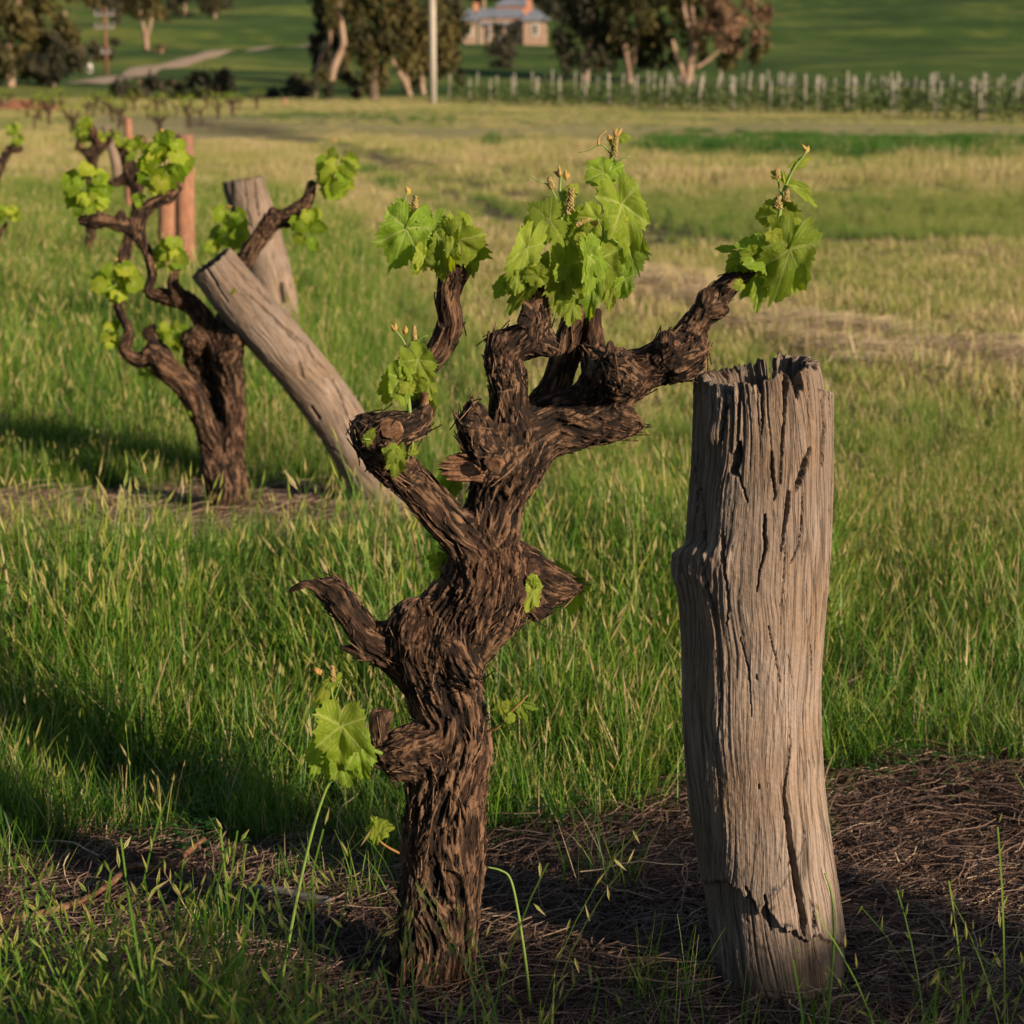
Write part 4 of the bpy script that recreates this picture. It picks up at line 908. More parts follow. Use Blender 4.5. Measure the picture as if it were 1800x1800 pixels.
# centre: tall shoot
s = shoot(V1ROOT, Y1, [(1040, 520, .02), (1054, 465, .01), (1062, 420, .005), (1064, 370, 0), (1069, 310, 0), (1074, 275, 0), (1080, 255, 0), (1083, 240, 0)], .0048, .0015)
petiole(s, Y1, (1067, 315), (1059, 304)); petiole(s, Y1, (1072, 300), (1078, 302)); petiole(s, Y1, (1063, 400), (1092, 362, -.02), .0014, .25); petiole(s, Y1, (1056, 455), (1038, 452, -.05), .0014, .3); petiole(s, Y1, (1052, 470), (1090, 430, 0), .0014, .5); petiole(s, Y1, (1080, 290), (1106, 275), .001)
shoot(s, Y1, [(1074, 272, 0), (1063, 258, -.01), (1052, 255, -.01), (1036, 264, -.01), (1017, 268, -.01)], .0012, .0005, M_STEM, 'tendril')
shoot(s, Y1, [(1052, 255, -.01), (1053, 242, -.01), (1066, 230, -.01)], .0018, .001, M_TIP, 'tendril')
L1(s, [(1060, 303, 1022, 322, 66, {'dy': -.01, 'kind': 3}), (1057, 310, 1054, 346, 30, {'dy': -.005, 'kind': 0, 'roll': .3}), (1074, 300, 1103, 314, 50, {'dy': 0.01, 'kind': 4}), (1092, 243, 1116, 240, 22, {'dy': 0, 'young': True}), (1076, 250, 1072, 236, 14, {'dy': 0, 'young': True}),
       (1092, 358, 1124, 462, 96, {'dy': -.03, 'kind': 5, 'roll': .25}), (1100, 420, 1120, 496, 70, {'dy': .02, 'kind': 6, 'roll': -.5}), (1030, 404, 1000, 470, 112, {'dy': .05, 'kind': 8, 'dip': -.1}), (1010, 420, 1000, 492, 80, {'dy': .06, 'kind': 7, 'dip': -.1}), (1050, 385, 1025, 420, 80, {'dy': .04, 'kind': 9}),
       (1036, 452, 1052, 532, 50, {'dy': -.07, 'kind': 2, 'roll': .8}), (1036, 462, 1020, 410, 38, {'dy': -.07, 'kind': 3, 'roll': -.7}), (1056, 455, 1064, 518, 84, {'dy': -.035, 'kind': 0, 'dip': .35}), (1098, 490, 1086, 536, 40, {'dy': -.01, 'kind': 1}), (1095, 495, 1100, 530, 44, {'dy': .01, 'kind': 4}), (1074, 516, 1068, 556, 26, {'dy': -.01, 'young': True}),
       (1040, 498, 1034, 572, 50, {'dy': -.03, 'kind': 5, 'young': False}), (1006, 535, 1000, 580, 46, {'dy': -.03, 'young': True, 'kind': 2}), (1085, 385, 1050, 400, 40, {'dy': -.035, 'young': True, 'kind': 3}), (1064, 490, 1075, 545, 60, {'dy': .04, 'kind': 7}), (1020, 490, 1005, 545, 60, {'dy': .03, 'kind': 6})])
florets(s, Y1, 1081, 258, 32, 12, .15, -.008); florets(s, Y1, 1024, 390, 26, 7, 1.1, -.03); tip(s, Y1, 1083, 240, 15, .1); tip(s, Y1, 1074, 246, 11, -.4); tip(s, Y1, 1046, 395, 12, 0)
fill(s, Y1, 1010, 470, 200, 150, 12, 46, 52, .35, -.03)
# right arm cluster
s = shoot(V1ROOT, Y1, [(1330, 467, 0), (1347, 455, -.005), (1362, 415, -.01), (1370, 378, -.01), (1378, 335, -.01), (1396, 295, -.01), (1412, 275, -.01), (1418, 262, -.01)], .0040, .0012)
petiole(s, Y1, (1352, 452), (1386, 432, -.04), .0014, .3); petiole(s, Y1, (1378, 338, -.01), (1388, 326, -.01), .001, .2); petiole(s, Y1, (1373, 345, -.01), (1367, 315, -.01), .0012, 0)
L1(s, [(1369, 380, 1316, 378, 74, {'dy': .01, 'kind': 1, 'dip': 0}), (1374, 378, 1420, 386, 68, {'dy': .01, 'kind': 3, 'dip': 0}), (1388, 438, 1350, 550, 118, {'dy': -.045, 'kind': 0, 'roll': -.1}), (1396, 420, 1434, 422, 60, {'dy': -.03, 'kind': 4, 'roll': .2}), (1347, 450, 1290, 420, 76, {'dy': -.03, 'kind': 2, 'dip': .4}), (1385, 455, 1400, 525, 60, {'dy': -.03, 'kind': 6}),
       (1280, 438, 1250, 436, 18, {'dy': -.01}), (1310, 455, 1274, 446, 34, {'dy': -.02, 'young': True}), (1296, 460, 1272, 480, 34, {'dy': -.01, 'kind': 5}), (1315, 455, 1300, 485, 44, {'dy': -.015, 'kind': 7}), (1336, 505, 1326, 556, 34, {'dy': -.02, 'kind': 8}), (1322, 500, 1296, 530, 34, {'dy': 0, 'kind': 9}), (1300, 500, 1284, 506, 26, {'dy': -.03, 'young': True}), (1388, 325, 1455, 362, 24, {'dy': -.01, 'roll': .6}), (1400, 290, 1430, 273, 22, {'dy': -.01, 'young': True}), (1383, 320, 1378, 297, 12, {'dy': -.01, 'young': True})])
florets(s, Y1, 1368, 356, 22, 16, 0, -.02); florets(s, Y1, 1383, 344, 20, 11, 0, -.02); florets(s, Y1, 1366, 306, 18, 13, 0, -.01); tip(s, Y1, 1417, 268, 17, .25)
fill(s, Y1, 1345, 440, 110, 100, 8, 40, 53, .4, -.02)
# left knob: upright shoot
s = shoot(V1ROOT, Y1, [(722, 740, -.06), (718, 700, -.06), (717, 650, -.065), (716, 620, -.065), (708, 598, -.065), (694, 580, -.065)], .0032, .0010)
petiole(s, Y1, (717, 640, -.065), (731, 634, -.07)); petiole(s, Y1, (716, 640, -.065), (701, 615, -.065), .001, 0); petiole(s, Y1, (717, 610, -.065), (727, 592, -.065), .001, 0); petiole(s, Y1, (727, 612, -.065), (752, 590, -.065), .0009, .2)
L1(s, [(733, 632, 766, 682, 72, {'dy': -.075, 'kind': 3}), (716, 645, 690, 672, 58, {'dy': -.07, 'kind': 4}), (724, 640, 724, 690, 56, {'dy': -.055, 'kind': 5}), (702, 664, 712, 722, 52, {'dy': -.08, 'kind': 6}), (690, 672, 678, 722, 46, {'dy': -.06, 'kind': 7, 'roll': .4}), (748, 690, 764, 744, 40, {'dy': -.04, 'kind': 8, 'dip': -.2}), (752, 672, 760, 708, 34, {'dy': -.05, 'young': True})])
florets(s, Y1, 728, 585, 24, 9, 0, -.066); tip(s, Y1, 694, 582, 15, -.3); tip(s, Y1, 712, 586, 13, 0)
fill(s, Y1, 722, 670, 70, 60, 5, 34, 54, .3, -.06)
s = shoot(V1ROOT, Y1, [(700, 790, -.095), (694, 798, -.105), (700, 812, -.105)], .0018, .001)
L1(s, [(693, 798, 668, 788, 40, {'dy': -.11, 'young': True}), (697, 802, 692, 850, 42, {'dy': -.105, 'kind': 2}), (700, 795, 716, 800, 26, {'dy': -.10, 'young': True}), (695, 800, 676, 816, 28, {'dy': -.115, 'young': True})])
s = shoot(V1ROOT, Y1, [(658, 768, -.09), (650, 772, -.10), (640, 772, -.105)], .0015, .001); L1(s, [(648, 770, 634, 776, 22, {'dy': -.10}), (650, 768, 658, 752, 20, {'dy': -.10}), (646, 772, 648, 790, 16, {'dy': -.10})])
s = shoot(V1ROOT, Y1, [(716, 806, -.075), (724, 790, -.08), (726, 775, -.08)], .0016, .001); L1(s, [(724, 790, 732, 776, 14, {'dy': -.08, 'young': True}), (724, 795, 738, 794, 14, {'dy': -.08})])
# small leaves behind the fork
s = shoot(V1ROOT, Y1, [(806, 905, .02), (800, 880, .03), (794, 850, .03)], .0018, .001); L1(s, [(794, 846, 802, 880, 46, {'dy': .02}), (790, 850, 772, 870, 34, {'dy': .03}), (796, 848, 812, 862, 30, {'dy': .03})])
s = shoot(V1ROOT, Y1, [(800, 1000, .0), (788, 992, .0), (775, 985, 0)], .0018, .001); L1(s, [(788, 990, 742, 976, 40, {'dy': 0}), (784, 994, 766, 1024, 46, {'dy': -.01}), (786, 988, 765, 965, 24, {'dy': .0})])
# right nub leaves
s = shoot(V1ROOT, Y1, [(950, 1040, .02), (940, 1034, -.01), (936, 1015, -.01)], .0018, .001); L1(s, [(938, 1022, 926, 1036, 28, {'dy': -.02}), (937, 1020, 934, 1004, 24, {'dy': -.02, 'young': True}), (937, 1040, 925, 1082, 40, {'dy': -.02, 'young': True, 'kind': 2})])
s = shoot(V1ROOT, Y1, [(985, 1030, .08), (1005, 1025, .10), (1040, 1028, .10)], .0022, .001); L1(s, [(1000, 1015, 975, 985, 30, {'dy': .11}), (1015, 1030, 1044, 1028, 34, {'dy': .11}), (1005, 1035, 1004, 1092, 54, {'dy': .11}), (990, 1020, 1020, 1005, 30, {'dy': .12})])
# low left leafy shoot
s = shoot(V1ROOT, Y1, [(672, 1325, -.05), (640, 1312, -.09), (606, 1290, -.11), (588, 1240, -.11), (582, 1208, -.11)], .0032, .0012)
petiole(s, Y1, (586, 1235, -.11), (600, 1195, -.11), .001, 0); petiole(s, Y1, (598, 1262, -.11), (600, 1276, -.13), .0012, 0)
L1(s, [(600, 1276, 594, 1358, 112, {'dy': -.135, 'kind': 1, 'dip': .35}), (628, 1310, 644, 1386, 72, {'dy': -.11, 'kind': 5}), (572, 1308, 546, 1372, 66, {'dy': -.10, 'kind': 6}), (600, 1335, 612, 1400, 58, {'dy': -.105, 'kind': 2}), (585, 1320, 575, 1380, 50, {'dy': -.09, 'kind': 9}), (630, 1262, 640, 1250, 24, {'dy': -.10}),
       (578, 1204, 545, 1254, 34, {'dy': -.11, 'young': True}), (580, 1200, 560, 1212, 24, {'dy': -.11})])
florets(s, Y1, 585, 1184, 26, 10, 0, -.11); tip(s, Y1, 562, 1184, 14, -.5)
# shoot near the foot, left
s = shoot(V1ROOT, Y1, [(702, 1500, -.03), (680, 1488, -.06), (667, 1476, -.07), (665, 1455, -.07)], .0020, .001, M_STEMR)
L1(s, [(665, 1456, 642, 1478, 36, {'dy': -.075, 'young': True}), (667, 1452, 700, 1454, 34, {'dy': -.07}), (668, 1462, 686, 1472, 26, {'dy': -.07}), (664, 1450, 650, 1430, 18, {'dy': -.07, 'young': True}), (664, 1462, 658, 1492, 26, {'dy': -.08})])
# red-stemmed shoot on the right
s = shoot(V1ROOT, Y1, [(856, 1286, -.01), (876, 1278, -.02), (900, 1250, -.03), (928, 1222, -.03)], .0022, .0009, M_STEMR)
L1(s, [(896, 1262, 908, 1270, 26, {'dy': -.035, 'young': True}), (914, 1244, 930, 1276, 22, {'dy': -.03}), (930, 1240, 950, 1248, 16, {'dy': -.03}), (886, 1240, 860, 1250, 14, {'dy': -.03}), (882, 1246, 874, 1222, 14, {'dy': -.03}), (888, 1244, 894, 1224, 16, {'dy': -.03, 'young': True})])

# ------------------------------------------------------------------ upright post in front
def post(name, label, prof, Y, nth, nz, mat, cat='post', group=None, cracks=(), holes=(), rough=1.0, left=1.0, jag=0.02, wall=0.022, deep=0.07, ledge=None, seed=0, top_fn=None, extra=None):
    """prof: rows (px, py, radius px, dy) from foot to top; relief is measured in photograph px round the front"""
    c = []
    for p in prof: c.append([*at(p[0], p[1], Y + (p[3] if len(p) > 3 else 0)), p[2] / ppm(p[0], p[1], Y + (p[3] if len(p) > 3 else 0))])
    c = curve(c, nz); s_ = np.concatenate([[0], np.cumsum(np.linalg.norm(np.diff(c[:, :3], axis=0), axis=1))]); u_ = np.linspace(0, s_[-1], nz); c = np.stack([np.interp(u_, s_, c[:, q]) for q in range(4)], 1); T = np.gradient(c[:, :3], axis=0); T /= np.linalg.norm(T, axis=1)[:, None]
    fr = np.array([0, -1.0, 0]); Fv = fr - T * (T @ fr)[:, None]; Fv /= np.linalg.norm(Fv, axis=1)[:, None]; Rv = np.cross(T, Fv) * 1.0
    if Rv[0][0] < 0: Rv = -Rv
    th = np.linspace(-math.pi, math.pi, nth, endpoint=False)            # 0 faces the viewer, + to the right
    dirv = np.cos(th)[None, :, None] * Fv[:, None] + np.sin(th)[None, :, None] * Rv[:, None]
    r = c[:, 3][:, None] + 0 * th[None]; s = np.concatenate([[0], np.cumsum(np.linalg.norm(np.diff(c[:, :3], axis=0), axis=1))])[:, None] + 0 * th[None]
    P0 = c[:, None, :3] + r[..., None] * dirv
    px, py = project(P0); front = np.abs(th)[None] < 1.75
    R0 = c[:, 3].mean(); a = np.cos(th)[None] * R0 + 0 * s; b = np.sin(th)[None] * R0 + 0 * s; o = seed * 5.3
    wob = 0.020 * pn(a * 7, b * 7, s * 4 + o) + 0.005 * pn(a * 30, b * 30, s * 12 + o)
    tw = wob / R0; ca, sa = np.cos(tw), np.sin(tw); a2 = a * ca - b * sa; b2 = a * sa + b * ca
    lf = sstep(0.1, -1.1, np.where(th > 2.2, th - 2 * math.pi, th))[None] * left            # deeper furrows on the left
    am = rough * (0.40 + 0.75 * lf)
    am = am * (0.35 + 0.85 * sstep(-.35, .45, pn(a * 17 + 3, b * 17, s * 5 + o)))
    iso_ = pn(a * 150, b * 150, s * 110 + o) + .7 * pn(a * 330, b * 330, s * 240 + o)
    g1 = ridge(a2 * 70, b2 * 70, s * 3.2 + o); g2 = ridge(a2 * 170, b2 * 170, s * 7 + o); g3 = pn(a2 * 380, b2 * 380, s * 16 + o)
    cr = sstep(0.075, 0.0, np.abs(pn(a2 * 38 + 9, b2 * 38, s * 2.2 + o))) * sstep(-0.1, 0.25, pn(a2 * 14, b2 * 14, s * 3 + 4 + o))
    lump = pn(a * 14, b * 14, s * 6 + o)
    top = s.max(); nt = sstep(top - 0.16, top - 0.01, s)
    spl = sstep(0.11, 0.0, np.abs(pn(a2 * 60 + 2, b2 * 60, s * 1.0 + o))) * nt
    g4 = ridge(a2 * 290 + 3, b2 * 290, s * 9 + o); h = 0.0016 * lump + am * (0.0012 * g1 + 0.0013 * g2 + 0.0006 * g3 + 0.0008 * g4) + 0.0005 * iso_ * rough - 0.0008 - am * 0.006 * cr * (0.5 + 0.7 * lf) - 0.0055 * spl * (rough > .5)
    hs = 0.30 + 0.28 * g1 * am + 0.22 * g2 + 0.12 * g3 - 0.5 * cr - 0.25 * spl
    for pts_, w0, dp in cracks:
        q = np.array(pts_, float); 
        for (x0, y0, w0_), (x1, y1, w1_) in zip(q[:-1], q[1:]):
            dx, dy_ = x1 - x0, y1 - y0; t = np.clip(((px - x0) * dx + (py - y0) * dy_) / (dx * dx + dy_ * dy_), 0, 1)
            dd = np.hypot(px - x0 - t * dx + 1.6 * pn(py / 9, px / 60, 3.3), py - y0 - t * dy_); w = (w0_ + t * (w1_ - w0_)) * w0
            v = sstep(w * 1.15, w * 0.55, dd) * front; h = h - 0; 
            hn = -dp * v; h = np.where(v > 0, np.minimum(h, h * (1 - v) + hn), h); hs = hs - 0.35 * v
    if ledge is not None:
        lx = np.array([q[0] for q in ledge], float); ly = np.array([q[1] for q in ledge], float); yb = np.interp(px, lx, ly) + 9 * pn(px / 9, 0.5, o) + 5 * pn(px / 4, 0.5, o)
        v = sstep(yb - 2, yb + 5, py) * sstep(lx[0] - 30, lx[0] + 10, px) * front; h = h - 0.0085 * v; hs = hs - 0.12 * v
    if extra is not None: h = h + extra(px, py, th, s, front)
    rr = r + h
    # broken top: every column ends at its own height
    tj = (pn(np.cos(th) * R0 * 90, np.sin(th) * R0 * 90, o) * 0.6 + pn(np.cos(th) * R0 * 200, np.sin(th) * R0 * 200, o + 5) * 0.5) * jag
    if top_fn is not None: tj = tj + top_fn(th)
    ztop = top + np.minimum(tj, 0.012)
    f = np.linspace(0, 1, nz)[:, None]; sn = f * top; comp = np.where(sn < top - 0.09, sn, top - 0.09 + (sn - (top - 0.09)) * (ztop[None] - top + 0.09) / 0.09)
    cen = np.stack([np.interp(comp, s[:, 0], c[:, d]) for d in range(3)], -1)
    over = np.clip(comp - top, 0, 1)[..., None] * T[-1]
    outer = cen + over + rr[..., None] * dirv
    rows = [outer]; hss = [hs]
    axis_top = lambda ss: np.stack([np.interp(ss, s[:, 0], c[:, d]) for d in range(3)], -1) + np.clip(ss - top, 0, 1)[..., None] * T[-1]
    rt = rr[-1]
    for k, (fr_, dz) in enumerate([(0.985, .0012), (0.94, .001), (0.88, -0.003), (0.80, -.012), (0.76, -.03), (0.70, -deep * .7), (0.60, -deep * .9), (0.45, -deep), (0.25, -deep * .95), (0.08, -deep)]):
        rn = 1 + 0.10 * pn(np.cos(th) * 5 + k, np.sin(th) * 5, o) * (k > 1); zj = ztop + dz + (0.012 * pn(np.cos(th) * 9 * fr_, np.sin(th) * 9 * fr_, o + 2) + 0.010 * pn(np.cos(th) * 22 * fr_, np.sin(th) * 22 * fr_, o + 7)) * (k > 1) * (jag > .004)
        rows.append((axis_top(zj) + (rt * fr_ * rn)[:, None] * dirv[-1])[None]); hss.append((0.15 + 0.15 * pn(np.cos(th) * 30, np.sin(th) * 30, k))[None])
    G = np.concatenate(rows, 0); HS = np.concatenate(hss, 0); m = len(G); V = G.reshape(-1, 3)
    i = np.arange(m - 1)[:, None] * nth; j = np.arange(nth)[None]; j2 = (j + 1) % nth
    Q = np.stack([i + j, i + j2, i + nth + j2, i + nth + j], -1).reshape(-1, 4)
    bkc = np.stack([np.concatenate([a2, np.repeat(a2[-1:], m - nz, 0)]), np.concatenate([b2, np.repeat(b2[-1:], m - nz, 0)]), np.concatenate([s, np.repeat(s[-1:], m - nz, 0)])], -1).reshape(-1, 3)
    base = c[0, :3].copy(); base[2] = gz(base[0], base[1])
    return single(name, V, Q, mat, base, label, cat, group, None, True, {'h': np.clip(HS, 0, 1).ravel(), 'bk': bkc})
edges = [(1830, 1268, 1502), (1750, 1262, 1496), (1700, 1252, 1490), (1600, 1243, 1479), (1500, 1228, 1463), (1400, 1213, 1449), (1300, 1204, 1443), (1200, 1201, 1443), (1100, 1203, 1450), (1000, 1206, 1457), (950, 1207, 1461), (850, 1212, 1465), (750, 1217, 1466), (680, 1219, 1463), (652, 1221, 1455)]
prof = [((l + r) / 2, y, (r - l) / 2, 0) for y, l, r in edges]
def bulge(px, py, th, s, front):
    v = np.exp(-((py - 990) / 45) ** 2) * np.clip(-np.sin(th) - .35, 0, 1)[None] * 0.028 * sstep(952, 970, py + 10 * pn(px / 6, py / 30, 1.5)) * (1 + .35 * pn(px / 5, py / 22, 7.7)) + 0.010 * np.exp(-((py - 1060) / 70) ** 2) * np.clip(-np.sin(th) - .35, 0, 1)[None]
    v = v + 0.010 * sstep(700, 690, py) * 0
    chip = sstep(690, 684, py) * sstep(1438, 1446, px) * np.clip(np.sin(th) * 2, 0, 1)[None]; v = v - 0.013 * chip
    v = v + 0.008 * np.exp(-((px - 1252) / 9) ** 2 - ((py - 762) / 22) ** 2) * front
    return v
def toppost(th):
    def notch(c, w, d): return -d * np.clip(1 - (np.abs((th - c + math.pi) % (2 * math.pi) - math.pi) / w) ** 4, 0, 1)
    return notch(math.radians(166), .065, .045) + notch(math.radians(24), .10, .030) + notch(math.radians(-8), .05, .012) + notch(math.radians(-35), .06, .014) + notch(math.radians(55), .05, .012) + 0.004 * np.sin(th * 3)
post('wooden_post', 'thick weathered grey-brown post standing upright at right with jagged hollow top', prof, 2.87, 480, 560, M_POST, cracks=[
    ([(1386, 1250, .5), (1390, 1310, 1), (1386, 1345, 1.2), (1378, 1390, 2), (1384, 1440, 4.5), (1392, 1500, 5.5), (1402, 1560, 6), (1412, 1620, 5.5), (1414, 1645, 2)], 1.0, .020),
    ([(1350, 1100, 1), (1362, 1150, 1.3), (1372, 1200, 1)], 1.0, .006), ([(1420, 1090, 1), (1426, 1150, 1.2), (1428, 1210, .6)], 1.0, .006), ([(1385, 1150, .8), (1392, 1190, 1), (1396, 1230, .6)], 1, .005), ([(1300, 1120, .8), (1316, 1180, 1.2), (1322, 1260, .8)], 1, .006), ([(1262, 1120, 1), (1268, 1220, 1.5), (1258, 1330, 1), (1268, 1420, 1.2)], 1, .007),
    ([(1300, 778, 3), (1296, 800, 9), (1290, 828, 7), (1300, 838, 1.5), (1310, 870, 1.2), (1314, 885, .5)], 1.0, .022), ([(1356, 795, 2), (1358, 830, 3.2), (1362, 870, 1.8), (1360, 880, 1)], 1, .013), ([(1424, 790, 3), (1414, 820, 6), (1404, 850, 5.5), (1398, 866, 1)], 1, .012), ([(1386, 866, 3), (1384, 890, 4), (1378, 930, 2.6), (1374, 970, 1.5)], 1, .012), ([(1412, 870, 1.6), (1408, 930, 1.8), (1404, 960, 1.5), (1394, 980, 1.5), (1390, 992, .8)], 1, .010), ([(1344, 905, 2), (1344, 940, 3.6), (1346, 965, 3), (1336, 1000, 1.4), (1330, 1040, 1)], 1, .011), ([(1380, 960, 1.4), (1378, 1010, 1), (1374, 1060, 1.2), (1372, 1100, .6)], 1, .006),
    ([(1384, 655, 5), (1382, 680, 6), (1380, 700, 3), (1378, 740, 2), (1374, 790, 2), (1372, 850, 1.2)], 1, .016), ([(1300, 665, 3), (1299, 700, 3), (1296, 740, 1.5)], 1, .010), ([(1336, 665, 2), (1340, 720, 2), (1338, 760, 1)], 1, .008), ([(1268, 670, 4), (1274, 700, 5), (1270, 740, 4), (1265, 790, 2)], 1, .012), ([(1420, 660, 2), (1424, 700, 1.5), (1430, 740, 1)], 1, .006), ([(1450, 750, 3), (1448, 780, 4), (1446, 820, 1.5)], 1, .012), ([(1446, 700, 2), (1449, 750, 2)], 1, .009), ([(1458, 690, 1.5), (1460, 730, 1.5)], 1, .008),
    ([(1270, 930, 1.5), (1272, 960, 4), (1276, 1000, 1.6), (1280, 1060, 1.5), (1278, 1100, 1)], 1, .010), ([(1232, 860, 2), (1240, 960, 3), (1252, 1060, 3), (1262, 1120, 1)], 1, .013), ([(1218, 800, 2), (1226, 860, 3), (1224, 900, 2)], 1, .012), ([(1330, 1186, 1.2), (1331, 1196, 1.8)], 1, .006), ([(1334, 1380, 1.8), (1335, 1386, 1.8)], 1, .006), ([(1416, 1474, 1.4), (1416, 1480, 1.4)], 1, .004), ([(1310, 1560, 2), (1322, 1590, 5), (1330, 1606, 3)], 1, .013), ([(1344, 1575, 2), (1350, 1620, 4), (1354, 1640, 1)], 1, .010), ([(1430, 1600, 2), (1432, 1630, 4)], 1, .008)],
    ledge=[(1245, 1548), (1272, 1552), (1292, 1560), (1312, 1582), (1330, 1612), (1345, 1596), (1362, 1622), (1384, 1632), (1414, 1650), (1440, 1640), (1460, 1652), (1495, 1662)], extra=bulge, jag=0.012, deep=.06, top_fn=toppost, seed=1)

# ------------------------------------------------------------------ leaning post, the post behind it, red posts
post('wooden_post', 'thick grey log post leaning left across the second vine', [(722, 950, 44, .12), (690, 893, 45, .10), (640, 812, 45, .07), (588, 727, 46, .04), (523, 640, 46, 0), (445, 552, 46, -.04), (402, 500, 44, -.06), (372, 462, 42, -.07)], 6.32, 240, 420, M_POST2, cracks=[
    ([(440, 520, 1), (468, 545, 2), (500, 575, 2.5), (540, 605, 2.2), (552, 630, 2), (585, 665, 2), (600, 700, 1.6), (612, 730, 1)], 1, .018), ([(452, 505, 2), (470, 525, 4), (476, 532, 2)], 1, .016), ([(484, 560, 2), (510, 590, 2.5), (525, 600, 1)], 1, .012), ([(362, 470, 2), (380, 500, 2.5), (400, 530, 1.5)], 1, .014), ([(525, 640, 4), (530, 660, 5), (533, 664, 3)], 1, .006), ([(548, 715, 3), (560, 735, 4)], 1, .012), ([(560, 770, 1), (600, 800, 1.5), (630, 850, 1)], 1, .008)],
    jag=0.006, deep=.012, seed=2, left=.6)
post('wooden_post', 'grey split post standing upright behind the leaning log post', [(498, 640, 40), (492, 590, 40), (486, 540, 39), (474, 480, 38), (458, 420, 38), (443, 370, 37), (430, 330, 37), (427, 316, 36.5)], 9.85, 150, 200, M_POST2, cracks=[([(448, 316, 2.5), (450, 345, 2.5), (456, 380, 1)], 1, .02), ([(430, 316, 1.5), (432, 350, 1), (440, 400, 1)], 1, .015), ([(404, 320, 3), (410, 350, 2)], 1, .02), ([(495, 500, 4), (498, 530, 5)], 1, .03)], jag=0.014, deep=.012, seed=3)
RG_P = 'brown end posts of the vine rows'
post('vineyard_post', 'taller reddish brown round post behind the leafy second vine', [(327, 500, 18), (326, 440, 17.5), (325, 340, 17), (325, 260, 16.5), (325, 236, 15.5)], 13.5, 60, 90, M_RED, group=RG_P, jag=.004, deep=.004, seed=4, rough=.35)
post('vineyard_post', 'shorter reddish post hidden by leaves left of the taller one', [(292, 500, 15), (292, 440, 15), (293, 370, 15), (293, 330, 14)], 13.2, 60, 90, M_RED, group=RG_P, jag=.004, deep=.004, seed=5, rough=.35)
post('vineyard_post', 'slim pinkish post rising above the vine leaves at upper left', [(228, 360, 9), (227, 290, 8.5), (226, 240, 8), (225, 208, 7)], 17.2, 40, 60, M_RED, group=RG_P, jag=.004, deep=.004, seed=6, rough=.35)
post('vineyard_post', 'grey leaning post among the arms of the further vine', [(208, 320, 8), (202, 280, 9), (193, 250, 8), (185, 222, 7)], 16.6, 40, 60, M_POST2, group=RG_P, jag=.006, deep=.004, seed=7, rough=.4)
# ------------------------------------------------------------------ the second vine and those beyond it
def cluster(parent, Y, cx, cy, w, h, n, lw, seed, young=.2, tips=1, bx=None, by=None, small=True, dep=.05):
    """a leafy shoot: stem from (bx,by), leaves hanging round it"""
    r = np.random.RandomState(seed); bx = cx if bx is None else bx; by = cy + h * .5 if by is None else by
    sc = ppm(cx, cy, Y); s = shoot(parent, Y, [(bx, by), ((bx + cx) / 2 + r.uniform(-3, 3), (by + cy) / 2), (cx, cy - h * .2), (cx + r.uniform(-4, 4), cy - h * .52)], 4.2 / 595 * .5, .0010)
    n = int(n * 2.1); lw = lw * .68
    for k in range(n):
        a = r.uniform(0, 6.28); q = r.uniform(.15, 1) ** .6; jx = cx + math.cos(a) * w * .42 * q; jy = cy + math.sin(a) * h * .46 * q - h * .06
        out = math.cos(a) * .9 + r.normal(0, .3); L = lw * r.uniform(.45, .75); ty = r.uniform(.25, 1.1)
        nn = math.hypot(out, ty)
        leaf(s, Y, jx, jy, jx + out / nn * L, jy + ty / nn * L, lw * r.uniform(.7, 1.1), dy=r.uniform(-dep, dep * .6), dip=r.uniform(-.1, .5), roll=r.uniform(-.8, .8), small=small, young=r.uniform() < young)
    if tips: tip(s, Y, cx + r.uniform(-4, 4), cy - h * .55, lw * .28, r.uniform(-.3, .3))
    return s
Y2 = 6.32
b = at(395, 880, Y2); V2 = root('grapevine', (b[0], Y2, gz(b[0], Y2)), 'second old vine with forked brown trunk standing left of the leaning log post', 'grapevine')
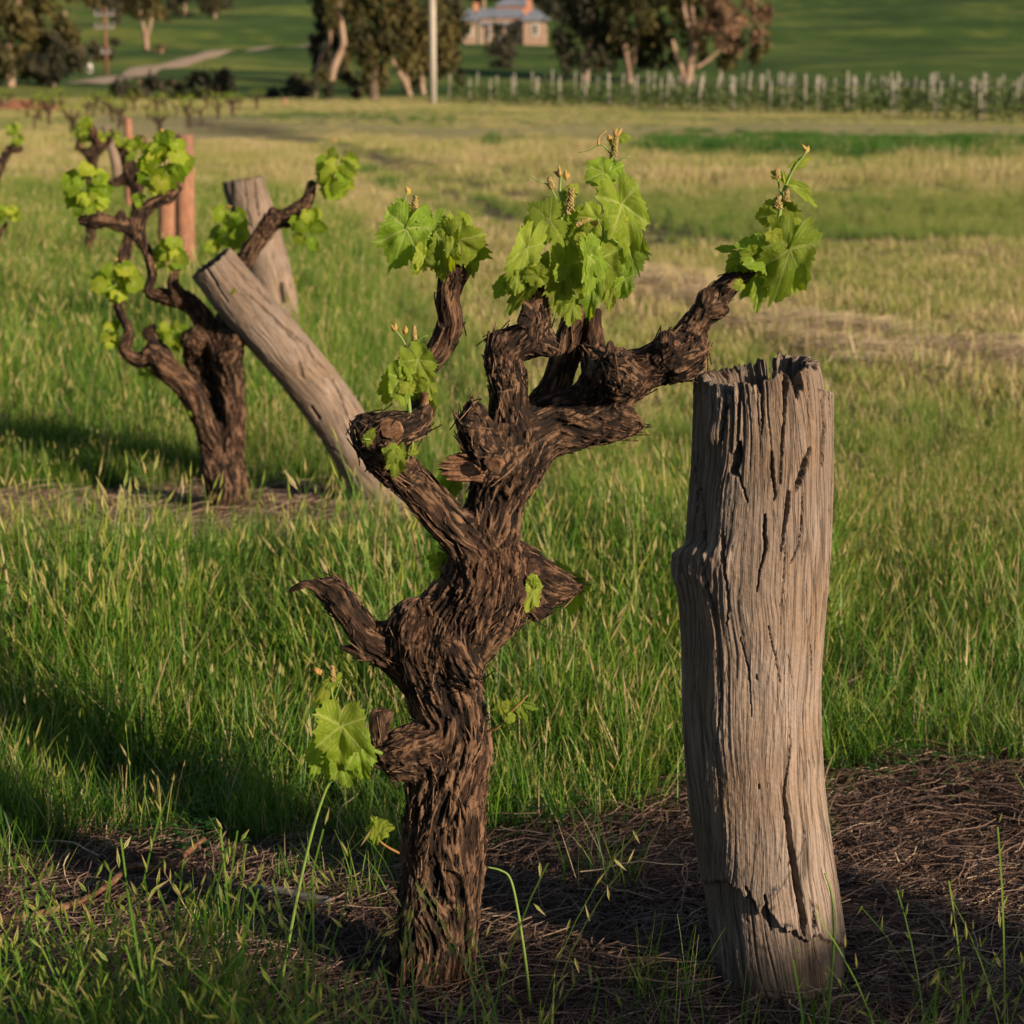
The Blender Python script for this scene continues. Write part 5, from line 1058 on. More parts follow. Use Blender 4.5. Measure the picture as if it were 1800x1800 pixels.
C2 = [
 [(396, 900, 40, 0), (397, 865, 36, 0), (398, 830, 33, 0), (400, 795, 29, 0), (408, 760, 22, 0), (412, 720, 19, 0), (406, 670, 23, 0), (398, 625, 27, -.01), (392, 600, 24, -.01)],
 [(385, 830, 28, -.01), (374, 780, 23, -.01), (355, 730, 20, -.02), (333, 690, 20, -.02), (312, 665, 21, -.02), (293, 648, 22, -.03), (272, 622, 20, -.03), (248, 634, 14, -.03), (230, 627, 12, -.03), (218, 612, 10, -.03), (226, 590, 10, -.03), (222, 570, 8, -.03), (211, 550, 8, -.03), (206, 520, 6, -.03)],
 [(286, 620, 11, -.02), (270, 600, 9, -.02), (262, 585, 11, -.02), (268, 576, 8, -.02)],
 [(385, 760, 24, .05), (365, 700, 27, .06), (352, 650, 24, .05), (345, 615, 22, .02), (338, 597, 20, -.03, .6)],
 [(395, 615, 26, 0), (372, 585, 19, 0), (352, 553, 18, 0), (325, 528, 17, 0), (290, 521, 15, 0), (266, 516, 11, 0), (262, 505, 9, 0), (268, 485, 8, 0), (262, 450, 9, .01), (250, 425, 10, .01), (237, 405, 12, .01), (205, 394, 11, 0), (180, 388, 11, 0), (160, 389, 11, 0), (144, 386, 8, 0)],
 [(237, 405, 13, .01), (248, 380, 12, .01), (262, 362, 11, .01), (280, 353, 10, .01), (296, 346, 11, .01), (306, 340, 9, .01), (316, 332, 6, .01)], [(170, 390, 9, 0), (172, 374, 9, 0)], [(212, 390, 8, 0), (213, 376, 7, 0)],
 [(315, 522, 12, -.02), (304, 500, 10, -.03), (306, 482, 8, -.03), (315, 470, 8, -.03)],
 [(400, 620, 22, -.03), (412, 598, 17, -.05, .5), (420, 580, 13, -.05, .5), (414, 566, 9, -.05)],
 [(392, 610, 20, .06), (398, 560, 18, .13), (410, 510, 16, .18), (422, 475, 15, .2), (436, 448, 15, .2), (459, 414, 15, .2), (480, 388, 16, .2, .3), (497, 382, 14, .2, .4), (512, 374, 13, .2, .5), (533, 362, 13, .2, .4), (543, 345, 10, .2), (548, 324, 8, .2)], [(522, 372, 9, .2, .5), (508, 390, 10, .2, .5)], [(481, 380, 5, .2), (479, 368, 4, .2)],
]
chs = [chain(c, Y2, .02) for c in C2]; V, Q, N, TG, H, BK, R0 = wood(chs, .0042, .008, 1.15, 13)
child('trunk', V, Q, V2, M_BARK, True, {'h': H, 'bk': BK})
fV, fQ, fh, fb = flakes(V, N, TG, R0, 1500, .014, 9); child('bark_flakes', fV, fQ, V2, M_BARK, False, {'h': fh, 'bk': fb}, kind='stuff')
cut(V2, Y2, (206, 525), (205, 512), 6, 5, -.03); cut(V2, Y2, (405, 548), (398, 538), 7, 5, -.05)
for a in [(152, 338, 78, 84, 16, 40, 1, .35, 1, 168, 385), (288, 292, 88, 110, 22, 44, 2, .25, 1, 298, 340), (592, 305, 58, 100, 12, 48, 3, .3, 1, 550, 325), (541, 405, 56, 70, 8, 38, 4, .1, 0, 530, 372), (300, 450, 56, 60, 8, 42, 6, .3, 0, 315, 468), (205, 496, 82, 66, 12, 46, 7, .35, 1, 206, 515), (196, 590, 30, 70, 7, 26, 8, .4, 0, 212, 560), (303, 592, 50, 50, 7, 34, 10, .1, 0, 330, 600), (262, 655, 36, 18, 3, 22, 11, .1, 0, 250, 640), (268, 270, 36, 34, 6, 24, 12, .4, 1, 285, 300), (243, 352, 22, 20, 4, 18, 20, .1, 0, 250, 370)]:
    cx, cy, w, h, n, lw, sd_, yg, tp, bx, by = a; dyy = .2 if cx > 500 else 0
    cluster(V2, Y2 + dyy, cx, cy, w, h, n, lw, sd_, yg, tp, bx, by)
cluster(V2, Y2 - .1, 410, 512, 16, 18, 3, 14, 14, .3, 1, 404, 545); cluster(V2, Y2 - .06, 433, 573, 12, 10, 2, 14, 15, .3, 0, 420, 582); cluster(V2, Y2 - .02, 335, 728, 10, 8, 2, 10, 16, .5, 0, 340, 725)
cluster(V2, Y2 + .3, 402, 402, 60, 66, 9, 42, 5, .0, 1, 405, 440)
cluster(V2, Y2 + .3, 372, 435, 24, 20, 4, 20, 17, .1, 0, 380, 450)

Y3 = 9.85
b = at(205, 585, Y3); V3 = root('grapevine', (b[0], Y3, gz(b[0], Y3)), 'dark crooked vine seen through the arms of the second vine, left of the red post', 'grapevine')
C3 = [[(205, 610, 14), (208, 540, 13), (212, 480, 13), (224, 430, 11), (238, 380, 9), (240, 340, 10), (240, 312, 14), (228, 295, 12), (218, 270, 9), (208, 255, 6)], [(236, 310, 12), (216, 316, 9), (200, 322, 7), (192, 318, 6)], [(240, 315, 12), (252, 295, 11), (258, 275, 9), (250, 245, 8)]]
V, Q, N, TG, H, BK, R0 = wood([chain(c, Y3, .03) for c in C3], .009, .012, 1.3, 21); child('trunk', V, Q, V3, M_BARK, True, {'h': H, 'bk': BK})
for a in [(240, 268, 34, 46, 8, 28, 31, .4, 1, 240, 300), (215, 248, 26, 20, 5, 18, 32, .4, 0, 210, 258), (262, 300, 30, 40, 6, 26, 33, .2, 0, 255, 300)]:
    cx, cy, w, h, n, lw, sd_, yg, tp, bx, by = a; cluster(V3, Y3, cx, cy, w, h, n, lw, sd_, yg, tp, bx, by, dep=.08)
Y4 = 13.2
b = at(160, 500, Y4); V4 = root('grapevine', (b[0], Y4, gz(b[0], Y4)), 'far vine with looped arms and top leaves above the second vine, highest at upper left', 'grapevine')
C4 = [[(160, 510, 11), (160, 440, 10), (160, 380, 9), (162, 320, 9), (162, 285, 8), (164, 268, 9), (178, 258, 8), (190, 246, 8), (196, 232, 6)], [(162, 275, 9), (148, 266, 6), (136, 258, 6), (142, 246, 6), (156, 240, 7), (166, 232, 6), (160, 222, 5)], [(172, 262, 6), (168, 245, 5), (160, 230, 5)]]
V, Q, N, TG, H, BK, R0 = wood([chain(c, Y4, .04) for c in C4], .012, .014, 1.3, 22); child('trunk', V, Q, V4, M_BARK, True, {'h': H, 'bk': BK})
for a in [(142, 236, 36, 46, 10, 20, 34, .4, 1, 150, 245), (152, 214, 26, 20, 6, 16, 35, .4, 1, 155, 225), (180, 240, 20, 20, 4, 15, 36, .4, 0, 185, 245), (200, 238, 22, 16, 4, 14, 37, .4, 0, 198, 242)]:
    cx, cy, w, h, n, lw, sd_, yg, tp, bx, by = a; cluster(V4, Y4, cx, cy, w, h, n, lw, sd_, yg, tp, bx, by, dep=.1)
Y5 = 13.4
b = at(-25, 470, Y5); V5 = root('grapevine', (b[0], Y5, gz(b[0], Y5)), 'vine half outside the left edge with one brown arm and upright green shoot', 'grapevine')
V, Q, N, TG, H, BK, R0 = wood([chain(c, Y5, .04) for c in [[(-25, 480, 12), (-22, 400, 11), (-15, 330, 10), (-2, 300, 9), (8, 275, 8), (20, 262, 8), (36, 262, 6)], [(-15, 340, 9), (-40, 300, 8), (-50, 280, 7)]]], .012, .014, 1.3, 23); child('trunk', V, Q, V5, M_BARK, True, {'h': H, 'bk': BK})
cluster(V5, Y5, 30, 240, 22, 44, 7, 18, 41, .4, 1, 36, 262, dep=.1); cluster(V5, Y5, 14, 230, 14, 20, 4, 14, 42, .4, 0, 20, 262, dep=.1)
b = at(5, 610, 9.9); V6 = root('grapevine', (b[0], 9.9, gz(b[0], 9.9)), 'low young vine with bright leaves at the left edge above the tall grass', 'grapevine')
V, Q, N, TG, H, BK, R0 = wood([chain(c, 9.9, .03) for c in [[(-30, 620, 7), (-28, 540, 6), (-18, 470, 6), (-2, 415, 5), (12, 392, 4)]]], .009, .012, 1.3, 24); child('trunk', V, Q, V6, M_BARK, True, {'h': H, 'bk': BK})
cluster(V6, 9.9, 16, 378, 44, 30, 8, 24, 43, .4, 1, 15, 395, dep=.1)

# generic bush vines of the far rows
def bush_vine(seed):
    r = np.random.RandomState(seed); t = MB(); h = r.uniform(.45, .6); lean = r.uniform(-.1, .1, 2)
    t.tube(curve([[0, 0, -.05], [lean[0] * .4, lean[1] * .4, h * .5], [lean[0], lean[1], h]], 6), [.07, .06, .05, .048, .045, .05], 8, True, 0, .12); ends = []
    for k in range(r.randint(4, 6)):
        a = k * 1.3 + r.uniform(-.4, .4); L = r.uniform(.22, .42); e = np.array([lean[0] + math.cos(a) * L, lean[1] + math.sin(a) * L, h + r.uniform(.12, .36)]); m = (np.array([lean[0], lean[1], h]) + e) / 2 + [0, 0, -.05]
        t.tube(curve([[lean[0], lean[1], h - .03], m, e], 6), [.04, .035, .03, .028, .026, .02], 6, True, 0, .15); ends.append(e)
    L = MB()
    for e in ends:
        for k in range(r.randint(8, 13)):
            c = e + r.normal(0, .07, 3) + [0, 0, .08]; n = r.normal(0, 1, 3); n /= np.linalg.norm(n); u = np.cross(n, [.2, .3, .9]); u /= np.linalg.norm(u); v = np.cross(n, u); s = r.uniform(.025, .045)
            L.add([c - u * s, c - v * s * .6 + u * s * .2, c + u * s, c + v * s * .8], None, [[0, 1, 2, 3]], r.uniform(0, .4))
    return t, L
BV = []
for k in range(4):
    t, L = bush_vine(80 + k); V, P, a = t.get(); m1 = mesh_np('trunk', V, P, M_BARK, True, {'h': RG.uniform(.3, .8, len(V)), 'bk': V}); V, P, a = L.get(); m2 = mesh_np('foliage', V, P, M_LEAF, True, {'vein': a}); BV.append((m1, m2))
def place_vine(x, y, k, s, label, group):
    r_ = ob('grapevine', None, None, Matrix.Translation((x, y, gz(x, y))) @ Matrix.Rotation(rnd.uniform(0, 6.28), 4, 'Z') @ Matrix.Scale(s, 4)); r_['label'] = label; r_['category'] = 'grapevine'; r_['group'] = group
    for nm, me in zip(('trunk', 'foliage'), BV[k]): ob(nm, me, r_, PW[r_.name])
for i in range(30):
    Y = 46 + i * 3.4
    if Y > 88: break
    xe = -0.235 * Y + 0.6 if Y < 30 else -6.4 - 0.058 * (Y - 30)
    x = xe - rnd.uniform(0, 1)
    while x > -0.27 * Y - .5:
        if Y > 30 or rnd.random() < .8: place_vine(x, Y + rnd.uniform(-.2, .2), rnd.randrange(4), rnd.uniform(.55, .78), 'small dark bush vine with green tuft in the far rows below the left hillside', 'bush vines of the far left rows')
        x -= rnd.uniform(1.7, 2.3)

# ------------------------------------------------------------------ power poles
def ph(px, py0, py1, Y):
    p = at(px, py1, Y); g = gz(p[0], Y); return p[0], g
x, g = ph(761, 180, 180, 97); M_CONC = plain('pale_pole', (0.30, 0.27, 0.23), (0.40, 0.37, 0.32), 1.5, .9)
R_ = root('power_pole', (x, 97, g), 'tall pale slender pole standing at the far edge of the field', 'power pole')
mb = MB(); mb.tube([[x, 97, g - .3], [x, 97, g + 4], [x - .05, 97, g + 9.5]], [.16, .155, .12], 14); mb.child('pole', R_, M_CONC)
mb = MB(); mb.box([x - .05, 96.85, g + 8.9], [2.2, .1, .12]); mb.child('crossarm', R_, M_CONC, False)
p = ground_hit(188, 132, 120); Yp = p[1]; top = at(188, 12, Yp)[2]
R_ = root('power_pole', p, 'thin brown pole with crossarms in front of the dirt track slope at left', 'power pole')
mb = MB(); mb.tube([[p[0], Yp, p[2] - .3], [p[0], Yp, top]], [.13, .10], 10); mb.child('pole', R_, plain('brown_pole', (0.13, 0.055, 0.035), (0.19, 0.09, 0.06), 1.5, .9))
M_ARM = plain('pole_hardware', (0.16, 0.14, 0.14), (0.24, 0.22, 0.21), 3, .7)
for dz in (.6, 1.5, 3.3):
    mb = MB(); mb.box([p[0], Yp - .2, top - dz], [1.5 if dz < 3 else .8, .1, .12])
    for k in (-.65, -.25, .25, .65):
        if abs(k) < (1.3 if dz < 3 else .3): mb.tube([[p[0] + k, Yp - .2, top - dz + .08], [p[0] + k, Yp - .2, top - dz + .4]], [.07, .05], 6)
    mb.child('crossarm', R_, M_ARM, False)

# ------------------------------------------------------------------ trellis field
def foliage_mat(name, c1, c2, c3):
    t = NT(name, .7, .2); ti = t.attr('tint').outputs['Fac']; n = t.noise(t.coord(), .35, 3, .6)
    t.color(t.ramp(t.math('ADD', t.math('MULTIPLY', ti, .6), t.math('MULTIPLY', n, .4)), [(.2, c1), (.5, c2), (.8, c3)])); t.translucent(c2, .18); return t.m
M_TP = plain('trellis_wood', (0.17, 0.155, 0.135), (0.42, 0.39, 0.32), .6, .9)
pm = MB(); pm.tube([[0, 0, -.2], [0, 0, .7], [.01, 0, 1.28]], [.036, .033, .03], 8, True, 0, .05); V, P, a = pm.get(); PM = mesh_np('trellis_post', V, P, M_TP, True)
vf = MB(); vr = np.random.RandomState(5)
nlist = 0; rows_ = []
a0 = ground_hit(785, 179, 60); a1 = ground_hit(1780, 214, 40); d0 = (a1 - a0)[:2]; Ln = np.linalg.norm(d0); d0 /= Ln; nrm = np.array([-d0[1], d0[0]]); nrm = nrm if nrm[1] > 0 else -nrm
wires = MB()
for rk in range(7):
    off = nrm * rk * 3.0 + d0 * vr.uniform(-1, 1); t = -4 + rk * .5
    first = None
    while t < Ln + 10 + rk * 2.5:
        q = a0[:2] + off + d0 * t; x, y = q; z = gz(x, y); pxx, _ = project(np.array([x, y, z]))
        if 775 + rk * 6 < pxx < 1900:
            o = ob('trellis_post', PM, None, Matrix.Translation((x, y, z)) @ Matrix.Rotation(vr.uniform(-.07, .07), 4, 'Y') @ Matrix.Rotation(vr.uniform(0, 6), 4, 'Z') @ Matrix.Diagonal((1, 1, vr.uniform(.82, 1.12), 1)))
            o['label'] = 'front row slender grey trellis post at the far right vineyard' if rk == 0 else 'slender grey trellis post in the back rows of the far right vineyard'; o['category'] = 'trellis post'; o['group'] = 'front row trellis posts' if rk == 0 else 'back row trellis posts'; nlist += 1
            if first is None: first = (x, y, z)
            last = (x, y, z)
        t += 2.4 + vr.uniform(-.15, .15)
    u = np.linspace(0, 1, 25)[:, None]; A, B = np.array(first), np.array(last); q = A + (B - A) * u; q[:, 2] = terrain(q[:, 0], q[:, 1])
    for hz in (.55, .95): wires.tube(q + [0, 0, hz], .006, 4)
    n_ = int(Ln * 62); C_ = A + (B - A) * vr.uniform(size=(n_, 1)); C_[:, :2] += vr.normal(0, .12, (n_, 2)); C_[:, 2] = terrain(C_[:, 0], C_[:, 1]) + np.abs(vr.normal(.35, .28, n_))      # thin spring foliage along the wires
    nn = vr.normal(0, 1, (n_, 3)); nn /= np.linalg.norm(nn, axis=1)[:, None]; u_ = np.cross(nn, [.2, .3, .9]); u_ /= np.linalg.norm(u_, axis=1)[:, None]; v_ = np.cross(nn, u_); s = vr.uniform(.04, .09, (n_, 1))
    vf.add(np.stack([C_ - u_ * s, C_ - v_ * s * .6, C_ + u_ * s, C_ + v_ * s], 1).reshape(-1, 3), None, np.arange(4 * n_).reshape(-1, 4), np.repeat(vr.uniform(.0, .40, n_), 4))
M_TV = foliage_mat('trellis_foliage', (0.040, 0.065, 0.018), (0.080, 0.115, 0.030), (0.14, 0.165, 0.055))
V, P, a = vf.get(); single('trellis_vines', V, P, M_TV, (0, 0, 0), kind='stuff', attrs={'tint': a, 'hgt': np.ones(len(V))})
V, P, a = wires.get(); single('trellis_wires', V, P, M_ARM, tuple(a0), 'thin wires strung between the trellis posts of the far vineyard', 'wire')
print('trellis posts', nlist)

# ------------------------------------------------------------------ house
p = ground_hit(885, 78, 200); YH = p[1]; sc = ppm(885, 70, YH); gx = p[0]; gh = p[2]; m = lambda v: v / sc
M_STONE = plain('pale_stone', (0.20, 0.135, 0.10), (0.29, 0.205, 0.155), 1.6, .9, bump=.02); M_ROOF = plain('iron_roof', (0.13, 0.145, 0.18), (0.19, 0.21, 0.25), .8, .45); M_BRK = plain('brick_red', (0.33, 0.14, 0.085), (0.42, 0.20, 0.13), 2.5, .9); M_DARK = plain('dark_window', (0.02, 0.022, 0.025), rough=.2); M_WHITE = plain('white_trim', (0.38, 0.36, 0.33))
H_ = root('house', (gx, YH, gh), 'stone house with blue-grey iron roof and verandah between the big trees on the hill', 'house')
X0 = lambda px: at(px, 60, YH)[0]
def Z0(py): return at(885, py, YH)[2]
zb = gh - 1.0; ze = Z0(34)
mb = MB(); mb.box([(X0(845) + X0(920)) / 2, YH + 4.2, (zb + ze) / 2], [X0(920) - X0(845) + .0, 6.0, ze - zb]); mb.child('wall', H_, M_STONE, False)
def hip(name, x0, x1, y0, y1, zb_, zt, par, mat, ridge_f=.35):
    cx0, cx1 = x0 + (x1 - x0) * ridge_f, x1 - (x1 - x0) * ridge_f; cy = (y0 + y1) / 2
    V = [[x0, y0, zb_], [x1, y0, zb_], [x1, y1, zb_], [x0, y1, zb_], [cx0, cy, zt], [cx1, cy, zt], [x0, y0, zb_ - .15], [x1, y0, zb_ - .15], [x1, y1, zb_ - .15], [x0, y1, zb_ - .15]]
    return child(name, V, [np.array([[1, 2, 5], [3, 0, 4]]), np.array([[0, 1, 5, 4], [2, 3, 4, 5], [6, 7, 1, 0], [7, 8, 2, 1], [8, 9, 3, 2], [9, 6, 0, 3], [6, 9, 8, 7]])], par, mat, False)
for (pa, pb) in ((812, 838), (920, 962)):                      # two projecting pavilions
    mb = MB(); mb.box([(X0(pa) + X0(pb)) / 2, YH + 2.8, (zb + ze) / 2], [X0(pb) - X0(pa), 5.6, ze - zb]); w = mb.child('wall', H_, M_STONE, False)
    xc = (X0(pa) + X0(pb)) / 2
    mb = MB(); mb.box([xc, YH - .03, Z0(52)], [m(12), .12, m(22)]); f = mb.child('window', H_, M_WHITE, False)
    mb = MB(); mb.box([xc, YH - .09, Z0(52)], [m(6), .08, m(17)]); mb.child('pane', f, M_DARK, False)
    hip('roof', X0(pa) - .4, X0(pb) + .4, YH - .5, YH + 6.2, ze, Z0(15), H_, M_ROOF, .42)
hip('roof', X0(838) - .2, X0(920) + .2, YH + 1.5, YH + 7.6, ze + .4, Z0(13), H_, M_ROOF, .05)
V = [[X0(840), YH + .6, Z0(42)], [X0(918), YH + .6, Z0(42)], [X0(918), YH + 2.2, Z0(33)], [X0(840), YH + 2.2, Z0(33)], [X0(840), YH + .6, Z0(42) - .1], [X0(918), YH + .6, Z0(42) - .1], [X0(918), YH + 2.2, Z0(33) - .1], [X0(840), YH + 2.2, Z0(33) - .1]]
child('verandah_roof', V, np.array([[0, 1, 2, 3], [7, 6, 5, 4], [4, 5, 1, 0], [5, 6, 2, 1], [6, 7, 3, 2], [7, 4, 0, 3]]), H_, M_ROOF, False)
for k in range(5): mb = MB(); xx = X0(843) + (X0(915) - X0(843)) * k / 4; mb.box([xx, YH + .8, (zb + Z0(42)) / 2], [.14, .14, Z0(42) - zb]); mb.child('verandah_post', H_, M_WHITE, False)
for xx in (X0(858), X0(895)): mb = MB(); mb.box([xx, YH + 1.15, Z0(58)], [m(9), .1, m(20)]); f = mb.child('window', H_, M_WHITE, False); mb = MB(); mb.box([xx, YH + 1.08, Z0(58)], [m(6), .08, m(16)]); mb.child('pane', f, M_DARK, False)
mb = MB(); mb.box([X0(880), YH + 1.14, Z0(62)], [m(8), .12, m(32)]); mb.child('door', H_, M_DARK, False)
for px, py0, py1 in ((836, 5, 18), (930, -2, 18)): mb = MB(); mb.box([X0(px), YH + 4, (Z0(py0) + Z0(py1)) / 2], [m(9), m(8), Z0(py0) - Z0(py1)]); mb.box([X0(px), YH + 4, Z0(py0)], [m(11), m(10), .25]); mb.child('chimney', H_, M_BRK, False)
mb = MB(); mb.box([X0(905), YH + 14, (zb + Z0(3)) / 2], [m(66), 6, Z0(3) - zb]); mb.child('wall', H_, M_BRK, False, label='red brick rear wing')
hip('roof', X0(870), X0(940), YH + 10.5, YH + 17.5, Z0(3), Z0(-14), H_, M_ROOF, .3)

# ------------------------------------------------------------------ trees
M_TRK = plain('gum_trunk', (0.15, 0.09, 0.06), (0.32, 0.23, 0.17), .8, .9); M_TRKD = plain('dark_trunk', (0.06, 0.045, 0.035), (0.16, 0.11, 0.08), 1.2, .95)
M_GUM = foliage_mat('gum_foliage', (0.024, 0.026, 0.009), (0.058, 0.052, 0.017), (0.125, 0.098, 0.030))
M_DKF = foliage_mat('dark_foliage', (0.016, 0.018, 0.012), (0.036, 0.036, 0.022), (0.065, 0.055, 0.032))
M_PNK = foliage_mat('pinkish_foliage', (0.06, 0.042, 0.022), (0.14, 0.088, 0.052), (0.25, 0.145, 0.095))
def tree(label, base, trunks, blobs, mats, name='gum_tree', cat='tree', dens=1.0, seed=0, leafs=.16, group=None, tm=None, depth=.8, Y=None):
    """base px; trunks: list of px rows (px,py,r px[,dy m]); blobs: (px,py,rx,ry,mat index,dy m)"""
    r = np.random.RandomState(seed)
    p = ground_hit(base[0], base[1], 60) if Y is None else np.array([at(base[0], base[1], Y)[0], Y, 0]); YT = p[1]; p[2] = gz(p[0], YT); R = root(name, p, label, cat, group); sc = ppm(base[0], base[1], YT)
    for ti_, tr in enumerate(trunks):
        c = [[*at(q[0], q[1], YT + (q[3] if len(q) > 3 else 0)), q[2] / sc] for q in tr]; c = curve(c, 4 * len(tr)); mb = MB(); mb.tube(c[:, :3], c[:, 3], 10, True, 0, .08); mb.child('trunk' if ti_ == 0 else 'branch', R, tm or M_TRK)
    by = {}
    for b_ in blobs:
        px, py, rx, ry, mi = b_[:5]; dy = b_[5] if len(b_) > 5 else 0; c = at(px, py, YT + dy); R3 = np.array([1.15 * rx / sc, depth * (rx + ry) / 2 / sc, 1.12 * ry / sc])
        area = R3[0] * R3[2]; n = int(dens * area / (leafs * leafs) * 11.0) + 20
        nsub = max(6, int(n / 110)); sub = r.normal(0, 1, (nsub, 3)); sub /= np.linalg.norm(sub, axis=1)[:, None]; sub *= (r.uniform(.35, 1.02, nsub) ** .6)[:, None]
        pick = r.randint(0, nsub, n); q = sub[pick] + r.normal(0, .15, (n, 3)) * [1, 1, 1.2]; P_ = c + q * R3; shade = r.uniform(0, 1, nsub)[pick]
        nn = r.normal(0, 1, (n, 3)); nn[:, 2] *= .5; nn /= np.linalg.norm(nn, axis=1)[:, None]; u = np.cross(nn, r.normal(0, 1, (n, 3))); u /= np.linalg.norm(u, axis=1)[:, None]; u[:, 2] -= .5; v = np.cross(nn, u); s = (leafs * r.uniform(.5, 1.2, n))[:, None]
        Vv = np.stack([P_ - u * s, P_ - v * s * .45, P_ + u * s, P_ + v * s * .45], 1).reshape(-1, 3); tt = np.repeat(np.clip(shade * .85 + r.uniform(0, .15, n), 0, 1), 4)
        by.setdefault(mi, []).append((Vv, tt))
    for mi, L in by.items():
        V = np.vstack([a for a, _ in L]); t_ = np.concatenate([a for _, a in L]); Q = np.arange(len(V)).reshape(-1, 4)
        child('crown', V, Q, R, mats[mi], False, {'tint': t_})
G, Dk, Pk = M_GUM, M_DKF, M_PNK
MM = [G, Dk, Pk]
tree('tall olive gum tree at the far left edge of the photo', (20, 152), [[(20, 156, 8), (15, 90, 7), (30, 20, 6), (30, -40, 5)]], [(0, 40, 55, 60, 0), (20, 95, 35, 35, 0), (-20, 100, 40, 40, 0), (0, 118, 30, 24, 1, 1), (10, -10, 50, 50, 0), (40, 20, 35, 40, 0)], MM, seed=1)
tree('broad olive gum tree left of the brown power pole', (92, 152), [[(92, 156, 7), (88, 110, 6), (70, 50, 5), (60, 10, 4), (50, -40, 3)], [(90, 70, 4), (105, 45, 4), (115, 20, 3)]], [(95, 40, 50, 50, 0), (120, 60, 30, 40, 0), (80, 100, 50, 40, 0), (40, 118, 34, 26, 1, -1), (110, 112, 36, 36, 1, -1), (100, -15, 50, 40, 0), (75, 125, 38, 24, 1, -1)], MM, seed=2)
tree('small gum with orange forked trunk on the grassy slope above the track', (257, 92), [[(258, 94, 5), (256, 70, 5), (252, 45, 3), (246, 20, 3), (240, -10, 2)], [(257, 66, 4), (264, 45, 3), (268, 20, 2), (275, -10, 2)]], [(245, 8, 22, 20, 0), (272, 10, 26, 20, 0), (258, -20, 40, 25, 0), (288, 18, 14, 16, 0), (232, -5, 18, 22, 0)], MM, seed=3, leafs=.18)
tree('dark bush on the hillside crest left of the top centre', (325, 30), [[(325, 34, 3), (325, 15, 3), (325, 0, 2)]], [(322, 12, 26, 20, 1), (318, -10, 34, 20, 1)], MM, name='bush', cat='bush', seed=4, leafs=.22)
tree('reddish dark bush on the crest, right of the darker one', (375, 32), [[(378, 34, 3), (378, 15, 3), (378, 0, 2)]], [(380, 10, 25, 22, 1), (375, -10, 40, 20, 0)], MM, name='bush', cat='bush', seed=5, leafs=.22)
tree('dark bush on the slope directly behind the brown power pole crossarms', (185, 45), [[(185, 60, 3), (185, 20, 3), (185, 0, 2)]], [(180, 15, 34, 25, 1), (215, 5, 30, 22, 1), (165, -10, 30, 26, 1)], MM, name='bush', cat='bush', seed=6, leafs=.22)
tree('low dark shrub beside the foot of the brown power pole', (165, 108), [[(165, 110, 3), (165, 95, 3), (165, 85, 2)]], [(168, 88, 20, 18, 1), (200, 84, 24, 12, 1), (182, 96, 20, 14, 0)], MM, name='bush', cat='bush', seed=7, leafs=.18)
tree('small orange-brown bush on the slope right of the orange gum trunk', (284, 93), [[(284, 95, 2), (284, 88, 2), (284, 84, 1)]], [(284, 86, 12, 7, 2)], MM, name='bush', cat='bush', seed=8, leafs=.14)
for k, (x0, y0, rx, ry, lb) in enumerate([(208, 158, 18, 18, 'small round dark bush at the left end of the hedge line'), (285, 155, 34, 22, 'dark bush in the middle of the hedge line below the track'), (340, 152, 36, 25, 'tallest dark bush of the hedge line below the track'), (385, 155, 26, 24, 'dark bush at the right end of the hedge line below the track'), (505, 158, 30, 22, 'dark low bush left of the big leaning white trunk'), (555, 158, 36, 26, 'olive bush at the foot of the leaning white trunk'), (237, 165, 14, 14, 'small olive shrub between the dark hedge bushes')]):
    tree(lb, (x0, y0 + ry - 4), [[(x0, y0 + ry - 2, 2), (x0, y0, 2), (x0, y0 - ry * .5, 1)]], [(x0, y0 + 3, rx * 1.1, ry * 1.2, 1 if k != 5 and k != 6 else 0), (x0 + rx * .4, y0 - 3, rx * .6, ry * .8, 1 if k != 6 else 0)], MM, name='bush', cat='bush', seed=10 + k, leafs=.14, Y=106 + 2 * (k % 3))
tree('big gum with a leaning white trunk left of the pale slender pole', (570, 150), [[(575, 160, 9), (583, 130, 8), (592, 105, 7), (603, 80, 6), (601, 50, 5), (596, 10, 4), (594, -30, 3)], [(556, 128, 6, 1), (566, 100, 5, 1), (578, 75, 4, 1), (582, 40, 3, 1)]], [(580, 20, 28, 60, 1, 2), (570, 90, 24, 50, 1, 2), (612, 60, 34, 50, 0, 1.5), (600, -10, 45, 40, 0), (620, 110, 28, 40, 0, 2), (575, 60, 20, 60, 1, 2)], MM, seed=20)
tree('wide olive gum with dark trunk just left of the pale slender pole', (658, 176), [[(658, 180, 9), (655, 140, 8), (660, 100, 7), (675, 50, 5), (680, 0, 4)], [(660, 120, 4), (640, 90, 3), (630, 60, 3)]], [(670, 40, 50, 60, 0), (650, 95, 42, 55, 0), (700, 100, 40, 50, 0), (640, 140, 34, 26, 1, 1), (690, 20, 50, 50, 0), (720, 50, 40, 60, 0)], MM, seed=21, tm=M_TRKD)
tree('gum with two pale forked stems behind the pale slender pole', (722, 168), [[(722, 172, 5), (712, 145, 5), (700, 125, 4), (690, 105, 3)], [(718, 155, 4), (713, 130, 4), (712, 110, 3), (716, 80, 3)], [(745, 172, 5, 1), (742, 140, 4, 1), (745, 100, 3, 1)]], [(740, 50, 45, 60, 0, 1), (770, 70, 42, 55, 0, 1), (790, 110, 26, 45, 0, 1), (750, 125, 34, 35, 1, 2), (780, 20, 36, 50, 0, 1), (720, 100, 30, 40, 0, 2)], MM, seed=22)
tree('small dark tree in front of the house verandah', (885, 120), [[(885, 124, 2), (885, 100, 2), (885, 80, 2)]], [(885, 72, 24, 32, 1), (880, 98, 32, 20, 1), (892, 60, 18, 20, 1)], MM, seed=23, leafs=.13)
